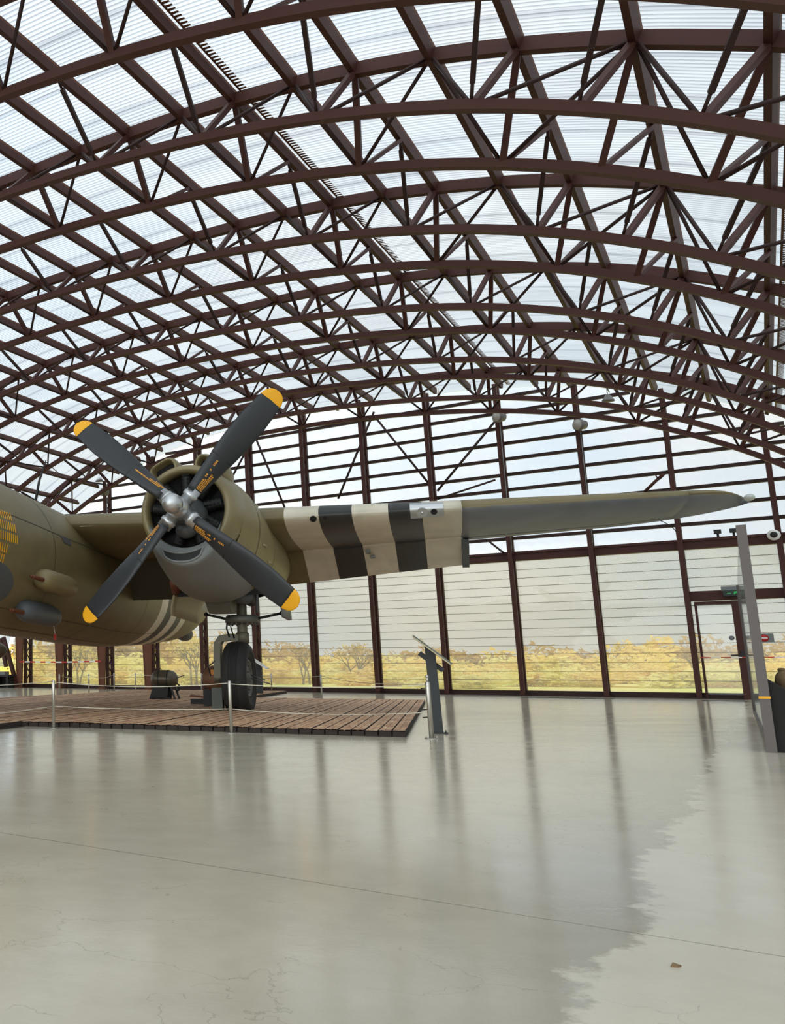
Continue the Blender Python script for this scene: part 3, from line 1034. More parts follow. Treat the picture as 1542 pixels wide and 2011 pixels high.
def gun_packs():
    for i, (ang, a0, a1, mt, mm) in enumerate(((-20.5, 0.25, 1.55, OLIVE, 'olive'), (-45, 0.22, 1.60, GREYD, 'grey'))):
        c = Vector(fpt(0.9, ang, 0.10)); off = Vector((0, 0, 0))
        nrm = Vector((cos(radians(ang)), 0, sin(radians(ang))))
        tv = Vector((-nrm.z, 0, nrm.x))
        b = MB(); b.smooth = True
        rings = []
        for t, s in ((0, 0.45), (0.03, 0.72), (0.10, 0.92), (0.22, 1.0), (0.6, 1.0), (0.8, 0.98), (0.9, 0.86), (0.96, 0.62), (1.0, 0.12)):
            a = lerp(a0, a1, t)
            cc = Vector((c.x, a, c.z))
            rings.append([cc + (nrm * cos(th) * 0.19 + tv * sin(th) * 0.17) * s for th in [2 * pi * k / 20 for k in range(20)]])
        b.loft(rings)
        p = part('gun_pack', b, mt, AX, '%s blister gun pack' % mm)
        OFF[p.name] = (0, 0, 0)
        b = MB()
        g = c + nrm * 0.06
        prof = []
        for k in range(26):
            prof.append((a0 - 0.40 + k * 0.02, 0.034 if k % 2 else 0.027))
        b.lathe([(q[0], q[1]) for q in prof], (g.x, 0, g.z), 'y', 10, True)
        b.lathe([(a0 - 0.46, 0.018), (a0 - 0.40, 0.018)], (g.x, 0, g.z), 'y', 8, True)
        part('gun_barrel', b, RUST, p, 'perforated rust coloured barrel jacket')


gun_packs()


# ---- wing
def w_le(l): return 2.16 + 0.062 * max(l, 0) + (0.0 if l < 6.5 else 0.55 * ((l - 6.5) / 0.55) ** 2.2)
def w_te(l):
    t = 5.12 - 0.155 * l if l > 0 else 5.12
    if l > 5.4:
        q = min(1.0, (l - 5.4) / 1.66)
        t -= 1.25 * (1 - sqrt(max(0, 1 - q ** 2.0))) 
    return t
def w_hle(l): return 0.24 - 0.004 * l if l > 0 else 0.24 - 0.05 * l
def w_hte(l): return 0.0 + 0.017 * l
def w_t(l):
    t = lerp(0.175, 0.13, max(0, min(1, l / 7)))
    return t


def airfoil(x):
    """half thickness of a unit section, max 0.5"""
    return 5 * 0.5 * 2 * (0.2969 * sqrt(max(x, 0)) - 0.126 * x - 0.3516 * x * x + 0.2843 * x ** 3 - 0.1036 * x ** 4)


XS = [0, 0.006, 0.02, 0.05, 0.1, 0.18, 0.3, 0.45, 0.6, 0.75, 0.88, 1.0]


def wing_section(l, x0=0.0, x1=1.0):
    a0, a1 = w_le(l), w_te(l); c = a1 - a0
    cut = [x for x in XS if x0 < x < x1]
    xs = [x0] + cut + [x1]
    up, lo = [], []
    for x in xs:
        th = airfoil(x) * w_t(l) * c
        zc = lerp(w_hle(l), w_hte(l), x) + 0.02 * c * 4 * x * (1 - x) * 0.5
        up.append((l, a0 + x * c, zc + th * 1.1)); lo.append((l, a0 + x * c, zc - th * 0.9))
    return up + lo[::-1]


def frange(a, b, n): return [lerp(a, b, i / n) for i in range(n + 1)]


def wing():
    W_ST = [(1.06, 1.57, C_WH), (1.57, 2.05, C_DK), (2.05, 2.56, C_WH), (2.56, 3.02, C_DK), (3.02, 3.55, C_WH)]
    paint = wing_paint(W_ST)
    # main panel: ahead of flap from fuselage to l=3.55, then whole chord with aileron cut
    b = MB(); b.smooth = True
    b.loft([wing_section(l, 0, 0.745) for l in frange(-2.6, 3.55, 40)])
    b.loft([wing_section(l, 0, 0.80) for l in frange(3.55, 6.3, 22)])
    b.loft([wing_section(l, 0, 1.0) for l in [6.3, 6.45, 6.6, 6.72, 6.82, 6.9, 6.96, 7.0, 7.03, 7.045]])
    w = part('wing', b, paint, AX, 'left wing, olive above and grey below, with cream and black bands')
    OFF[w.name] = (0, 0, 0)
    # aileron
    b = MB(); b.smooth = True
    b.loft([wing_section(l, 0.806, 1.0) for l in frange(3.58, 6.3, 16)])
    part('aileron', b, paint, AX)
    # flaps, lowered
    for nm, l0, l1, drop in (('outer', 0.6, 3.55, 0.0), ('inner', -2.25, -0.85, 0.30)):
        b = MB(); rings = []
        for l in frange(l0, l1, 14):
            ah = w_le(l) + 0.745 * (w_te(l) - w_le(l))
            hl = wing_section(l, 0, 0.745)[-4][2]
            zl = lerp(w_hle(l), w_hte(l), 0.745) - airfoil(0.745) * w_t(l) * (w_te(l) - w_le(l)) * 0.9 - 0.01
            at = lerp(5.02, 4.98, (l - 1) / 2.5); zt = lerp(-0.49, -0.30, (l - 1) / 2.5) - drop
            if drop: zt = -0.72; at = 4.9
            rings.append([(l, ah, zl + 0.10), (l, ah - 0.03, zl + 0.05), (l, ah + 0.01, zl), (l, at, zt), (l, at + 0.015, zt + 0.02), (l, ah + 0.22, zl + 0.10)])
        b.loft(rings)
        if nm == 'outer':
            f = part('flap', b, paint, AX, 'lowered outer flap with cream and black bands')
            OFF[f.name] = (0, 0, 0)
            b = MB(); l = 3.57
            b.prism([(4.15, 0.02), (4.35, 0.08), (5.0, -0.26), (4.96, -0.34), (4.2, -0.10)], 3.555, 3.66, 'yz'); part('flap_end_plate', b, GREYD, f)
            b = MB(); b.box((2.12, 4.30, -0.09), (0.07, 0.22, 0.05)); b.box((2.18, 4.42, -0.165), (0.08, 0.12, 0.03)); part('flap_bracket', b, [GREYP], f)
        else:
            part('flap', b, mat('olive_flap_shaded', srgb(70, 66, 52), 0.6), AX, 'lowered inner flap between fuselage and engine')  # darkened olive: deep shadow under the inner wing put into the colour
    # landing light in a bare metal plate, two port holes
    def on_le(l, x):
        a0, a1 = w_le(l), w_te(l); c = a1 - a0
        th = airfoil(x) * w_t(l) * c
        zc = lerp(w_hle(l), w_hte(l), x) + 0.02 * c * 4 * x * (1 - x) * 0.5
        return zc - th * 0.9
    b = MB(); rings = []
    for l in frange(2.86, 3.31, 8):
        r = []
        a0, a1 = w_le(l), w_te(l); c = a1 - a0
        for s, x in ((1, 0.03), (1, 0.012), (1, 0.003), (-1, 0.0), (-1, 0.004), (-1, 0.012), (-1, 0.028), (-1, 0.05), (-1, 0.07)):
            th = airfoil(x) * w_t(l) * c; zc = lerp(w_hle(l), w_hte(l), x) + 0.02 * c * 4 * x * (1 - x) * 0.5
            r.append((l, a0 + x * c - 0.008, zc + s * th * (1.1 if s > 0 else 0.9) - (0.004 if s < 0 else -0.004)))
        rings.append(r)
    b.smooth = True; b.loft(rings, False, False)
    lp = part('landing_light', b, SILVER, w, 'bare metal plate with a round lamp')
    for l, r, mt in ((3.02, 0.075, SILVER), (3.18, 0.045, BLACK), (1.49, 0.05, BLACK), (1.66, 0.022, BLACK)):
        x = 0.016
        a0, a1 = w_le(l), w_te(l); c = a1 - a0
        p = Vector((l, a0 + x * c - 0.012, on_le(l, x) + 0.0))
        n = Vector((0, -0.80, -0.60))
        n.normalize(); t1 = Vector((1, 0, 0)); t2 = n.cross(t1)
        b = MB()
        q = [p + n * 0.012 + (t1 * cos(th) + t2 * sin(th)) * r for th in [2 * pi * k / 20 for k in range(20)]]
        q2 = [p - n * 0.05 + (t1 * cos(th) + t2 * sin(th)) * r for th in [2 * pi * k / 20 for k in range(20)]]
        b.loft([q2, q])
        if mt is SILVER:
            b.loft([[p + n * 0.016 + (t1 * cos(th) + t2 * sin(th)) * rr for th in [2 * pi * k / 20 for k in range(20)]] for rr in (0.075, 0.06)], False)
            b.ball(p + n * 0.012, 0.02)
        part('lamp' if mt is SILVER else 'port_hole', b, mt, w)
    # pitot tube and tip light
    b = MB(); b.tube([(5.82, 2.75, 0.30), (5.97, 2.45, 0.44)], 0.02, 8); b.tube([(5.96, 2.45, 0.43), (5.93, 2.43, 0.49)], 0.008, 6); b.tube([(5.97, 2.47, 0.435), (6.00, 2.32, 0.46)], 0.022, 8)
    part('pitot_tube', b, STEEL, AX)
    b = MB(); b.ball((7.02, 2.86, 0.17), (0.06, 0.10, 0.045)); part('tip_light', b, mat('clear_lens', srgb(200, 205, 200), 0.1), AX)
    b = MB(); b.tube([(6.2, 3.9, 0.10), (6.35, 4.05, 0.04), (6.42, 4.1, -0.05)], 0.006, 5); part('static_wick', b, BLACKM, AX)
    b = MB(); b.tube([(3.56, 4.33, 0.02), (3.62, 4.36, 0.06)], 0.03, 6); part('hinge_fitting', b, SILVER, AX)
    # root strip on the leading edge by the fuselage
    b = MB(); b.box((-2.0, 2.22, 0.30), (0.62, 0.06, 0.05)); part('root_strip', b, OLIVE_L, AX)


def wing_paint(stripes):
    """stripes across; olive on top and round the nose, grey beneath outboard"""
    m = coord_stripes('wing_paint', 'X', None, [(3.55, 99, C_GR)] + stripes, C_OL)
    nt = m.node_tree
    N, L = nt.nodes.new, nt.links.new
    b = nt.nodes['Principled BSDF']
    src = b.inputs['Base Color'].links[0].from_socket
    tc = N('ShaderNodeTexCoord'); sp = N('ShaderNodeSeparateXYZ'); L(tc.outputs['Object'], sp.inputs[0])
    ge = N('ShaderNodeNewGeometry')
    # demarcation follows height: paint above the line is olive
    no = N('ShaderNodeTexNoise'); no.inputs['Scale'].default_value = 3.0; L(tc.outputs['Object'], no.inputs['Vector'])
    ad = N('ShaderNodeMath'); ad.operation = 'MULTIPLY_ADD'; L(no.outputs['Fac'], ad.inputs[0]); ad.inputs[1].default_value = 0.05; L(sp.outputs['Z'], ad.inputs[2])
    mr = N('ShaderNodeMapRange'); mr.inputs['From Min'].default_value = 0.205; mr.inputs['From Max'].default_value = 0.235
    L(ad.outputs[0], mr.inputs['Value'])
    gx = N('ShaderNodeMath'); gx.operation = 'GREATER_THAN'; L(sp.outputs['X'], gx.inputs[0]); gx.inputs[1].default_value = 3.55
    mu = N('ShaderNodeMath'); mu.operation = 'MULTIPLY'; L(mr.outputs['Result'], mu.inputs[0]); L(gx.outputs[0], mu.inputs[1])
    mx = N('ShaderNodeMix'); mx.data_type = 'RGBA'
    L(mu.outputs[0], mx.inputs[0]); L(src, mx.inputs[6]); mx.inputs[7].default_value = C_OL
    L(mx.outputs[2], b.inputs['Base Color'])
    return m


wing()


# ---- engine nacelle
NAC = [  # a, half width, top, bottom, centre height
    (0.95, 0.68, 0.74, -0.72, 0.05), (1.5, 0.78, 0.81, -0.95, 0.0), (2.0, 0.83, 0.76, -1.02, -0.1), (2.5, 0.87, 0.66, -1.02, -0.25), (3.1, 0.89, 0.54, -0.98, -0.32),
    (3.8, 0.87, 0.46, -0.90, -0.30), (4.6, 0.78, 0.36, -0.80, -0.26), (5.4, 0.58, 0.22, -0.66, -0.22), (6.2, 0.36, 0.05, -0.48, -0.20), (6.9, 0.08, -0.12, -0.26, -0.18)]


def nac(a):
    return [smooth_interp([(r[0], r[i]) for r in NAC], a) for i in (1, 2, 3, 4)]


def npt(a, ang, off=0.0):
    w, t, bo, c = nac(a)
    th = radians(ang)
    h = (t - c) if sin(th) > 0 else (c - bo)
    return ((w + off) * cos(th), a, c + (h + off) * sin(th))


def nacelle():
    m = mat('nacelle_paint', srgb(132, 120, 84), 0.42, 0, 0.14, 1.3, 0, 0.5)
    b = MB(); b.smooth = True
    A = frange(0.95, 6.9, 50); n = 48
    vs = []; fs = []
    for a in A:
        vs += [npt(a, k * 360 / n) for k in range(n)]
    for i in range(len(A) - 1):
        for k in range(n):
            ang = (k + 0.5) * 360 / n
            if 2.42 < A[i] < 4.75 and 234 < ang < 306: continue      # open wheel bay
            k2 = (k + 1) % n
            fs.append((i * n + k, i * n + k2, (i + 1) * n + k2, (i + 1) * n + k))
    b.add(vs, fs)
    na = part('nacelle', b, m, AX, 'olive engine nacelle')
    OFF[na.name] = (0, 0, 0)
    # seams and latches
    b = MB()
    b.loft([[npt(1.62 + s, 8 * k - 100, 0.004) for k in range(34)] for s in (-0.008, 0.008)], False, False)
    b.loft([[npt(1.62 + 0.06 * k, 28 - 1.2 * k + s, 0.004) for k in range(14)] for s in (-0.4, 0.4)], False, False)
    b.loft([[npt(2.46 + s, 8 * k - 50, 0.004) for k in range(18)] for s in (-0.006, 0.006)], False, False)
    part('panel_seam', b, mat('dark_seam', srgb(74, 72, 56), 0.6), na)
    for a, g in ((1.9, -12), (2.3, -20), (2.2, 40)):
        b = MB(); p = npt(a, g, 0.01); b.box(p, (0.03, 0.14, 0.03)); part('latch', b, OLIVE_L, na)
    # cowl ring
    b = MB(); b.smooth = True
    c = (-0.03, 0.0, 0.07)
    b.lathe([(0.98, 0.60), (0.70, 0.565), (0.55, 0.545), (0.47, 0.55), (0.43, 0.57), (0.41, 0.60), (0.43, 0.635), (0.49, 0.665), (0.62, 0.695), (0.85, 0.715), (1.15, 0.735), (1.55, 0.745), (1.56, 0.72)], c, 'y', 56)
    cw = part('cowling', b, m, AX, 'olive engine cowl ring')
    OFF[cw.name] = (0, 0, 0)
    # the two air scoops on top of the cowl
    for s, l0, ang in ((-1, -0.44, 118), (1, 0.27, 64)):
        b = MB(); b.smooth = True
        rings = []
        d = Vector((cos(radians(ang)), 0, sin(radians(ang)))); tv = Vector((-d.z, 0, d.x))
        cc = Vector(c)
        spec = [(0.60, 0.615, 0.855, 0.20, 0), (0.56, 0.60, 0.875, 0.215, 0), (0.70, 0.60, 0.90, 0.22, 1), (1.0, 0.60, 0.90, 0.22, 1), (1.4, 0.62, 0.86, 0.19, 1), (1.8, 0.62, 0.76, 0.12, 1)]
        inner = [(0.95, 0.66, 0.80, 0.13), (0.60, 0.645, 0.83, 0.165), (0.555, 0.64, 0.84, 0.175)]

        def rr(a, r0, r1, hw, sq=0.62):
            out = []
            for k in range(24):
                th = 2 * pi * k / 24
                x = math.copysign(abs(cos(th)) ** sq, cos(th)) * hw; y = math.copysign(abs(sin(th)) ** sq, sin(th))
                rad = (r0 + r1) / 2 + y * (r1 - r0) / 2
                p = cc + d * rad + tv * x
                out.append((p.x, a, p.z))
            return out
        R = [rr(a, r0, r1, hw) for a, r0, r1, hw in inner] + [rr(0.545, 0.615, 0.86, 0.20)] + [rr(a, r0, r1, hw) for a, r0, r1, hw, _ in spec[2:]]
        b.loft(R, True)
        sc = part('air_scoop', b, m, cw)
        # black sheets paint the shade inside the scoop ducts
    b2 = MB()
    for ang in (118, 64):
        d = Vector((cos(radians(ang)), 0, sin(radians(ang)))); tv = Vector((-d.z, 0, d.x))
        p = Vector(c) + d * 0.735
        q = []
        for x, y in ((-0.155, -0.075), (0.155, -0.075), (0.155, 0.075), (-0.155, 0.075)):
            z = p + tv * x + d * y; q.append((z.x, 0.72, z.z))
        b2.add(q, [(0, 1, 2, 3)])
    part('scoop_shade', b2, BLACK, cw)
    # engine: crankcase, gear case, nine cylinders
    b = MB(); b.smooth = True
    b.lathe([(0.18, 0.06), (0.20, 0.13), (0.30, 0.17), (0.42, 0.235), (0.55, 0.27), (0.60, 0.24)], (0, 0, 0), 'y', 24, True)
    b.ball((-0.02, 0.42, -0.24), (0.15, 0.16, 0.11))
    e = part('gear_case', b, mat('grey_gear_case', srgb(84, 86, 86), 0.5, 0.2, 0.1, 8.0), AX)
    b = MB(); b.lathe([(0.75, 0.02), (0.75, 0.6)], c, 'y', 32); part('baffle', b, BLACK, AX)
    for k in range(9):
        th = 2 * pi * k / 9 + 0.2
        d = Vector((cos(th), 0, sin(th)))
        b = MB(); o = Vector((c[0], 0.60, c[2]))
        pts = [o + d * (0.24 + 0.028 * q) for q in range(11)]
        b.tube(pts, [0.095 if q % 2 else 0.075 for q in range(11)], 12)
        b.box(o + d * 0.53, (0.1, 0.1, 0.1), Matrix.Rotation(-th, 3, 'Y'))
        b.tube([o + d * 0.22 + Vector((0.03, -0.1, 0)), o + d * 0.5 + Vector((0.03, -0.06, 0))], 0.012, 5)
        part('cylinder', b, mat('engine_black', srgb(26, 25, 24), 0.55, 0.2), AX)
    # chin fairing with its crescent intake
    b = MB(); b.smooth = True
    def cpt(a, ang, w, bot, c0): return (w * cos(radians(ang)) - 0.04, a, c0 + (c0 - bot) * sin(radians(ang)))
    CH = [(0.40, 0.54, -0.735, -0.15), (0.46, 0.565, -0.755, -0.15), (0.62, 0.59, -0.79, -0.16), (0.8, 0.63, -0.86, -0.17), (1.1, 0.68, -0.96, -0.18), (1.5, 0.73, -1.05, -0.2), (2.0, 0.77, -1.09, -0.26), (2.42, 0.79, -1.07, -0.36)]
    angs = [-158 + k * (136 / 30) for k in range(31)]
    rings = [[(c[0] + 0.55 * cos(radians(g)), 0.44, c[2] + 0.55 * sin(radians(g))) for g in angs], [(c[0] + 0.56 * cos(radians(g)), 0.385, c[2] + 0.56 * sin(radians(g))) for g in angs], [cpt(0.38, g, 0.515, -0.715, -0.14) for g in angs]] + [[cpt(a, g, w, bo, c0) for g in angs] for a, w, bo, c0 in CH]
    b.loft(rings, False, False)
    ch = part('chin_fairing', b, GREYP, AX, 'grey chin fairing')
    OFF[ch.name] = (0, 0, 0)
    # crescent mouth: lip tube round a dark sheet, shade of the opening put into its colour
    lo = []; hi = []
    for k in range(15):
        t = -1 + 2 * k / 14
        x = -0.07 + 0.30 * t
        lo.append((x, -0.485 - 0.20 * sqrt(max(0, 1 - abs(t) ** 2.3))))
        hi.append((x, -0.485 - 0.075 * (1 - t * t)))
    outline = lo + hi[::-1][1:-1]
    b = MB(); b.tube([(x, 0.372, z) for x, z in outline + outline[:1]], 0.016, 8); part('intake_lip', b, GREYP, ch)
    b = MB()
    b.loft([[(x, 0.366, z) for x, z in outline], [(x * 0.98, 0.75, z) for x, z in outline]], False)
    n_ = len(outline)
    b.add([(x, 0.75, z) for x, z in outline], [tuple(range(n_))])
    b.add([(x, 0.372, z) for x, z in outline], [tuple(range(n_))])
    part('intake_mouth', b, mat('intake_shade', srgb(34, 35, 36), 0.7), ch)
    # oil cooler flap box below the chin
    b = MB()
    b.loft([[(x, a, z) for x, z in ((-0.30, t), (0.14, t), (0.13, bz), (-0.24, bz))] for a, t, bz in ((2.5, -1.0, -1.10), (2.6, -1.0, -1.22), (3.0, -0.95, -1.2))])
    part('cooler_flap', b, mat('flap_grey', srgb(98, 96, 86), 0.55), AX)
    # wheel bay doors: curved shells hanging open
    b = MB(); b.smooth = True
    def shell(pts, a0, a1, th, na=8):
        rings = []
        for a in frange(a0, a1, na):
            rings.append([(x, a, z) for x, z in pts] + [(x + th, a, z + 0.004) for x, z in pts[::-1]])
        b.loft(rings)
    shell([(-0.60, -0.62), (-0.70, -0.76), (-0.78, -0.92), (-0.82, -1.08), (-0.83, -1.24)], 2.55, 4.4, -0.035)
    part('gear_door', b, OLIVE_L, AX, 'left open wheel bay door')
    b = MB(); b.smooth = True
    shell([(0.60, -0.80), (0.72, -0.86), (0.80, -0.96), (0.83, -1.10), (0.84, -1.27)], 3.0, 3.7, 0.06)
    part('gear_door', b, GREYP, AX, 'right open wheel bay door')
    # wheel bay: black plates inside the nacelle, its shade put into their colour
    b = MB(); b.span((-0.7, 2.45, -0.30), (0.7, 4.7, -0.28)); b.span((-0.72, 2.44, -0.95), (0.72, 2.46, -0.3)); part('wheel_bay_shade', b, BLACK, AX)
    b = MB(); b.tube([(0.32, 2.9, -0.80), (0.32, 3.3, -0.95)], 0.12, 12); b.ball((0.3, 2.7, -0.96), (0.16, 0.16, 0.12)); b.tube([(0.48, 2.9, -0.7), (0.48, 2.9, -1.2)], 0.03, 6); part('bay_gear', b, GREYD, AX)
    # exhaust stub
    b = MB(); b.tube([(-0.66, 2.1, -0.75), (-0.74, 2.5, -0.85)], 0.08, 10); part('exhaust_stub', b, RUST, AX)


nacelle()


def gear():
    zf = -GROUND_OFF
    LX, AX_ = 0.07, 3.30
    zc = zf + 0.60
    b = MB(); b.lathe([(-1.55, 0.075), (-1.5, 0.085), (-1.1, 0.085), (-0.45, 0.085)], (0.15, AX_, 0), 'z', 16, True); b.lathe([(-1.66, 0.11), (-1.5, 0.11), (-1.48, 0.085)], (0.15, AX_, 0), 'z', 16, True)
    g = part('gear_strut', b, mat('greenish_grey_metal', srgb(104, 100, 84), 0.45, 0.2, 0.12, 6.0), AX, 'main landing gear strut')
    OFF[g.name] = (0, 0, 0)
    b = MB(); b.lathe([(-1.35, 0.10), (-1.345, 0.24), (-1.32, 0.275), (-1.24, 0.275), (-1.21, 0.25), (-1.20, 0.10)], (0.15, AX_, 0), 'z', 28, True)
    for k in range(18):
        th = 2 * pi * k / 18; b.ball((0.15 + 0.25 * cos(th), AX_ + 0.25 * sin(th), -1.35), 0.018, 6, 4)
    part('flange_ring', b, HUBM, g)
    for x, z in ((-0.45, -1.17), (0.80, -1.18)):
        b = MB(); b.tube([(0.15 + (0.2 if x > 0 else -0.2), AX_, -1.27), (x, AX_, z)], 0.022, 8); b.ball((x, AX_, z), 0.04, 8, 6); part('door_link', b, BLACKM, g)
    # one-sided fork
    b = MB()
    pts = [(0.15, AX_, -1.58), (-0.05, AX_, -1.56), (-0.20, AX_, -1.58), (-0.26, AX_, -1.66), (-0.27, AX_, -1.9), (-0.27, AX_, zc)]
    rings = []
    for i, p in enumerate(pts):
        d = (Vector(pts[min(i + 1, 5)]) - Vector(pts[max(i - 1, 0)])).normalized()
        s = Vector((0, 1, 0)); t = d.cross(s)
        rings.append([Vector(p) + s * y * 0.09 + t * q * 0.055 for y, q in ((-1, -1), (1, -1), (1, 1), (-1, 1))])
    b.loft(rings); b.lathe([(-0.33, 0.08), (-0.2, 0.08)], (0, AX_, zc), 'x', 16, True)
    part('fork_arm', b, mat('greenish_grey_metal', srgb(104, 100, 84), 0.45), g)
    b = MB(); b.tube([(-0.05, AX_ - 0.12, -1.2), (-0.08, AX_ - 0.15, -1.42), (-0.05, AX_ - 0.1, -1.56)], 0.014, 6); part('brake_hose', b, BLACKM, g)
    b = MB(); b.tube([(0.02, AX_ - 0.12, -1.2), (0.0, AX_ - 0.2, -1.4), (0.03, AX_ - 0.1, -1.58)], 0.012, 6); part('brake_hose', b, BLACKM, g)
    b = MB(); b.tube([(-0.3, AX_ - 0.08, -1.95), (-0.42, AX_ - 0.1, -2.05), (-0.38, AX_ - 0.08, -2.2)], 0.012, 6)
    part('brake_hose', b, BLACKM, g)
    # wheel
    b = MB(); b.smooth = True
    hw = 0.20
    q_ = 0.60 / 0.574
    prof = [(-hw * 0.80, 0.30), (-hw * 0.98, 0.36), (-hw, 0.43), (-hw * 0.92, 0.51), (-hw * 0.72, 0.556), (-hw * 0.45, 0.572)]
    for x in (-0.30, -0.15, 0.0, 0.15, 0.30):
        prof += [(hw * x - 0.011, 0.574), (hw * x - 0.007, 0.562), (hw * x + 0.007, 0.562), (hw * x + 0.011, 0.574)]
    prof += [(hw * 0.45, 0.572), (hw * 0.72, 0.556), (hw * 0.92, 0.51), (hw * 0.95, 0.505), (hw * 0.97, 0.47), (hw * 1.0, 0.465), (hw, 0.43), (hw * 1.0, 0.40), (hw * 0.95, 0.395), (hw * 0.98, 0.36), (hw * 0.80, 0.30)]
    prof = [(x_, r_ * q_) for x_, r_ in prof]
    b.lathe(prof, (LX, AX_, zc), 'x', 48)
    t = part('tyre', b, RUBBER, AX, 'black ribbed main wheel tyre')
    OFF[t.name] = (0, 0, 0)
    b = MB(); b.lathe([(-0.15, 0.05), (-0.15, 0.30), (0.15, 0.31), (0.165, 0.30), (0.15, 0.27), (0.12, 0.25), (0.12, 0.20), (0.15, 0.17), (0.155, 0.12), (0.13, 0.10), (0.18, 0.07), (0.19, 0.001)], (LX, AX_, zc), 'x', 36)
    for k in range(14):
        th = 2 * pi * k / 14; b.ball((LX + 0.135, AX_ + 0.225 * cos(th), zc + 0.225 * sin(th)), 0.022, 8, 5)
    for k in range(8):
        th = 2 * pi * k / 8; b.ball((LX + 0.155, AX_ + 0.145 * cos(th), zc + 0.145 * sin(th)), 0.016, 6, 4)
    b.tube([(LX + 0.18, AX_, zc), (LX + 0.5, AX_ - 0.05, zc - 0.09)], 0.012, 6); b.tube([(LX + 0.18, AX_ + 0.05, zc + 0.05), (LX + 0.42, AX_, zc - 0.03)], 0.012, 6)
    part('wheel_hub', b, HUBM, t, 'grey wheel hub with bolts')
    # nose leg, mostly beyond the left edge, and second main leg hidden behind the fuselage
    b = MB(); b.tube([(FUS_L, -2.6, -1.2), (FUS_L, -2.7, zf + 0.42)], 0.08, 12); b.lathe([(-0.12, 0.2), (-0.14, 0.36), (-0.08, 0.41), (0.08, 0.41), (0.14, 0.36), (0.12, 0.2)], (FUS_L, -2.75, zf + 0.41), 'x', 28, True)
    part('nose_gear', b, RUBBER, AX)
    b = MB(); b.box((-2.52, -1.20, -1.20), (0.03, 0.5, 0.42)); part('nose_gear_door', b, GREYP, AX)


gear()


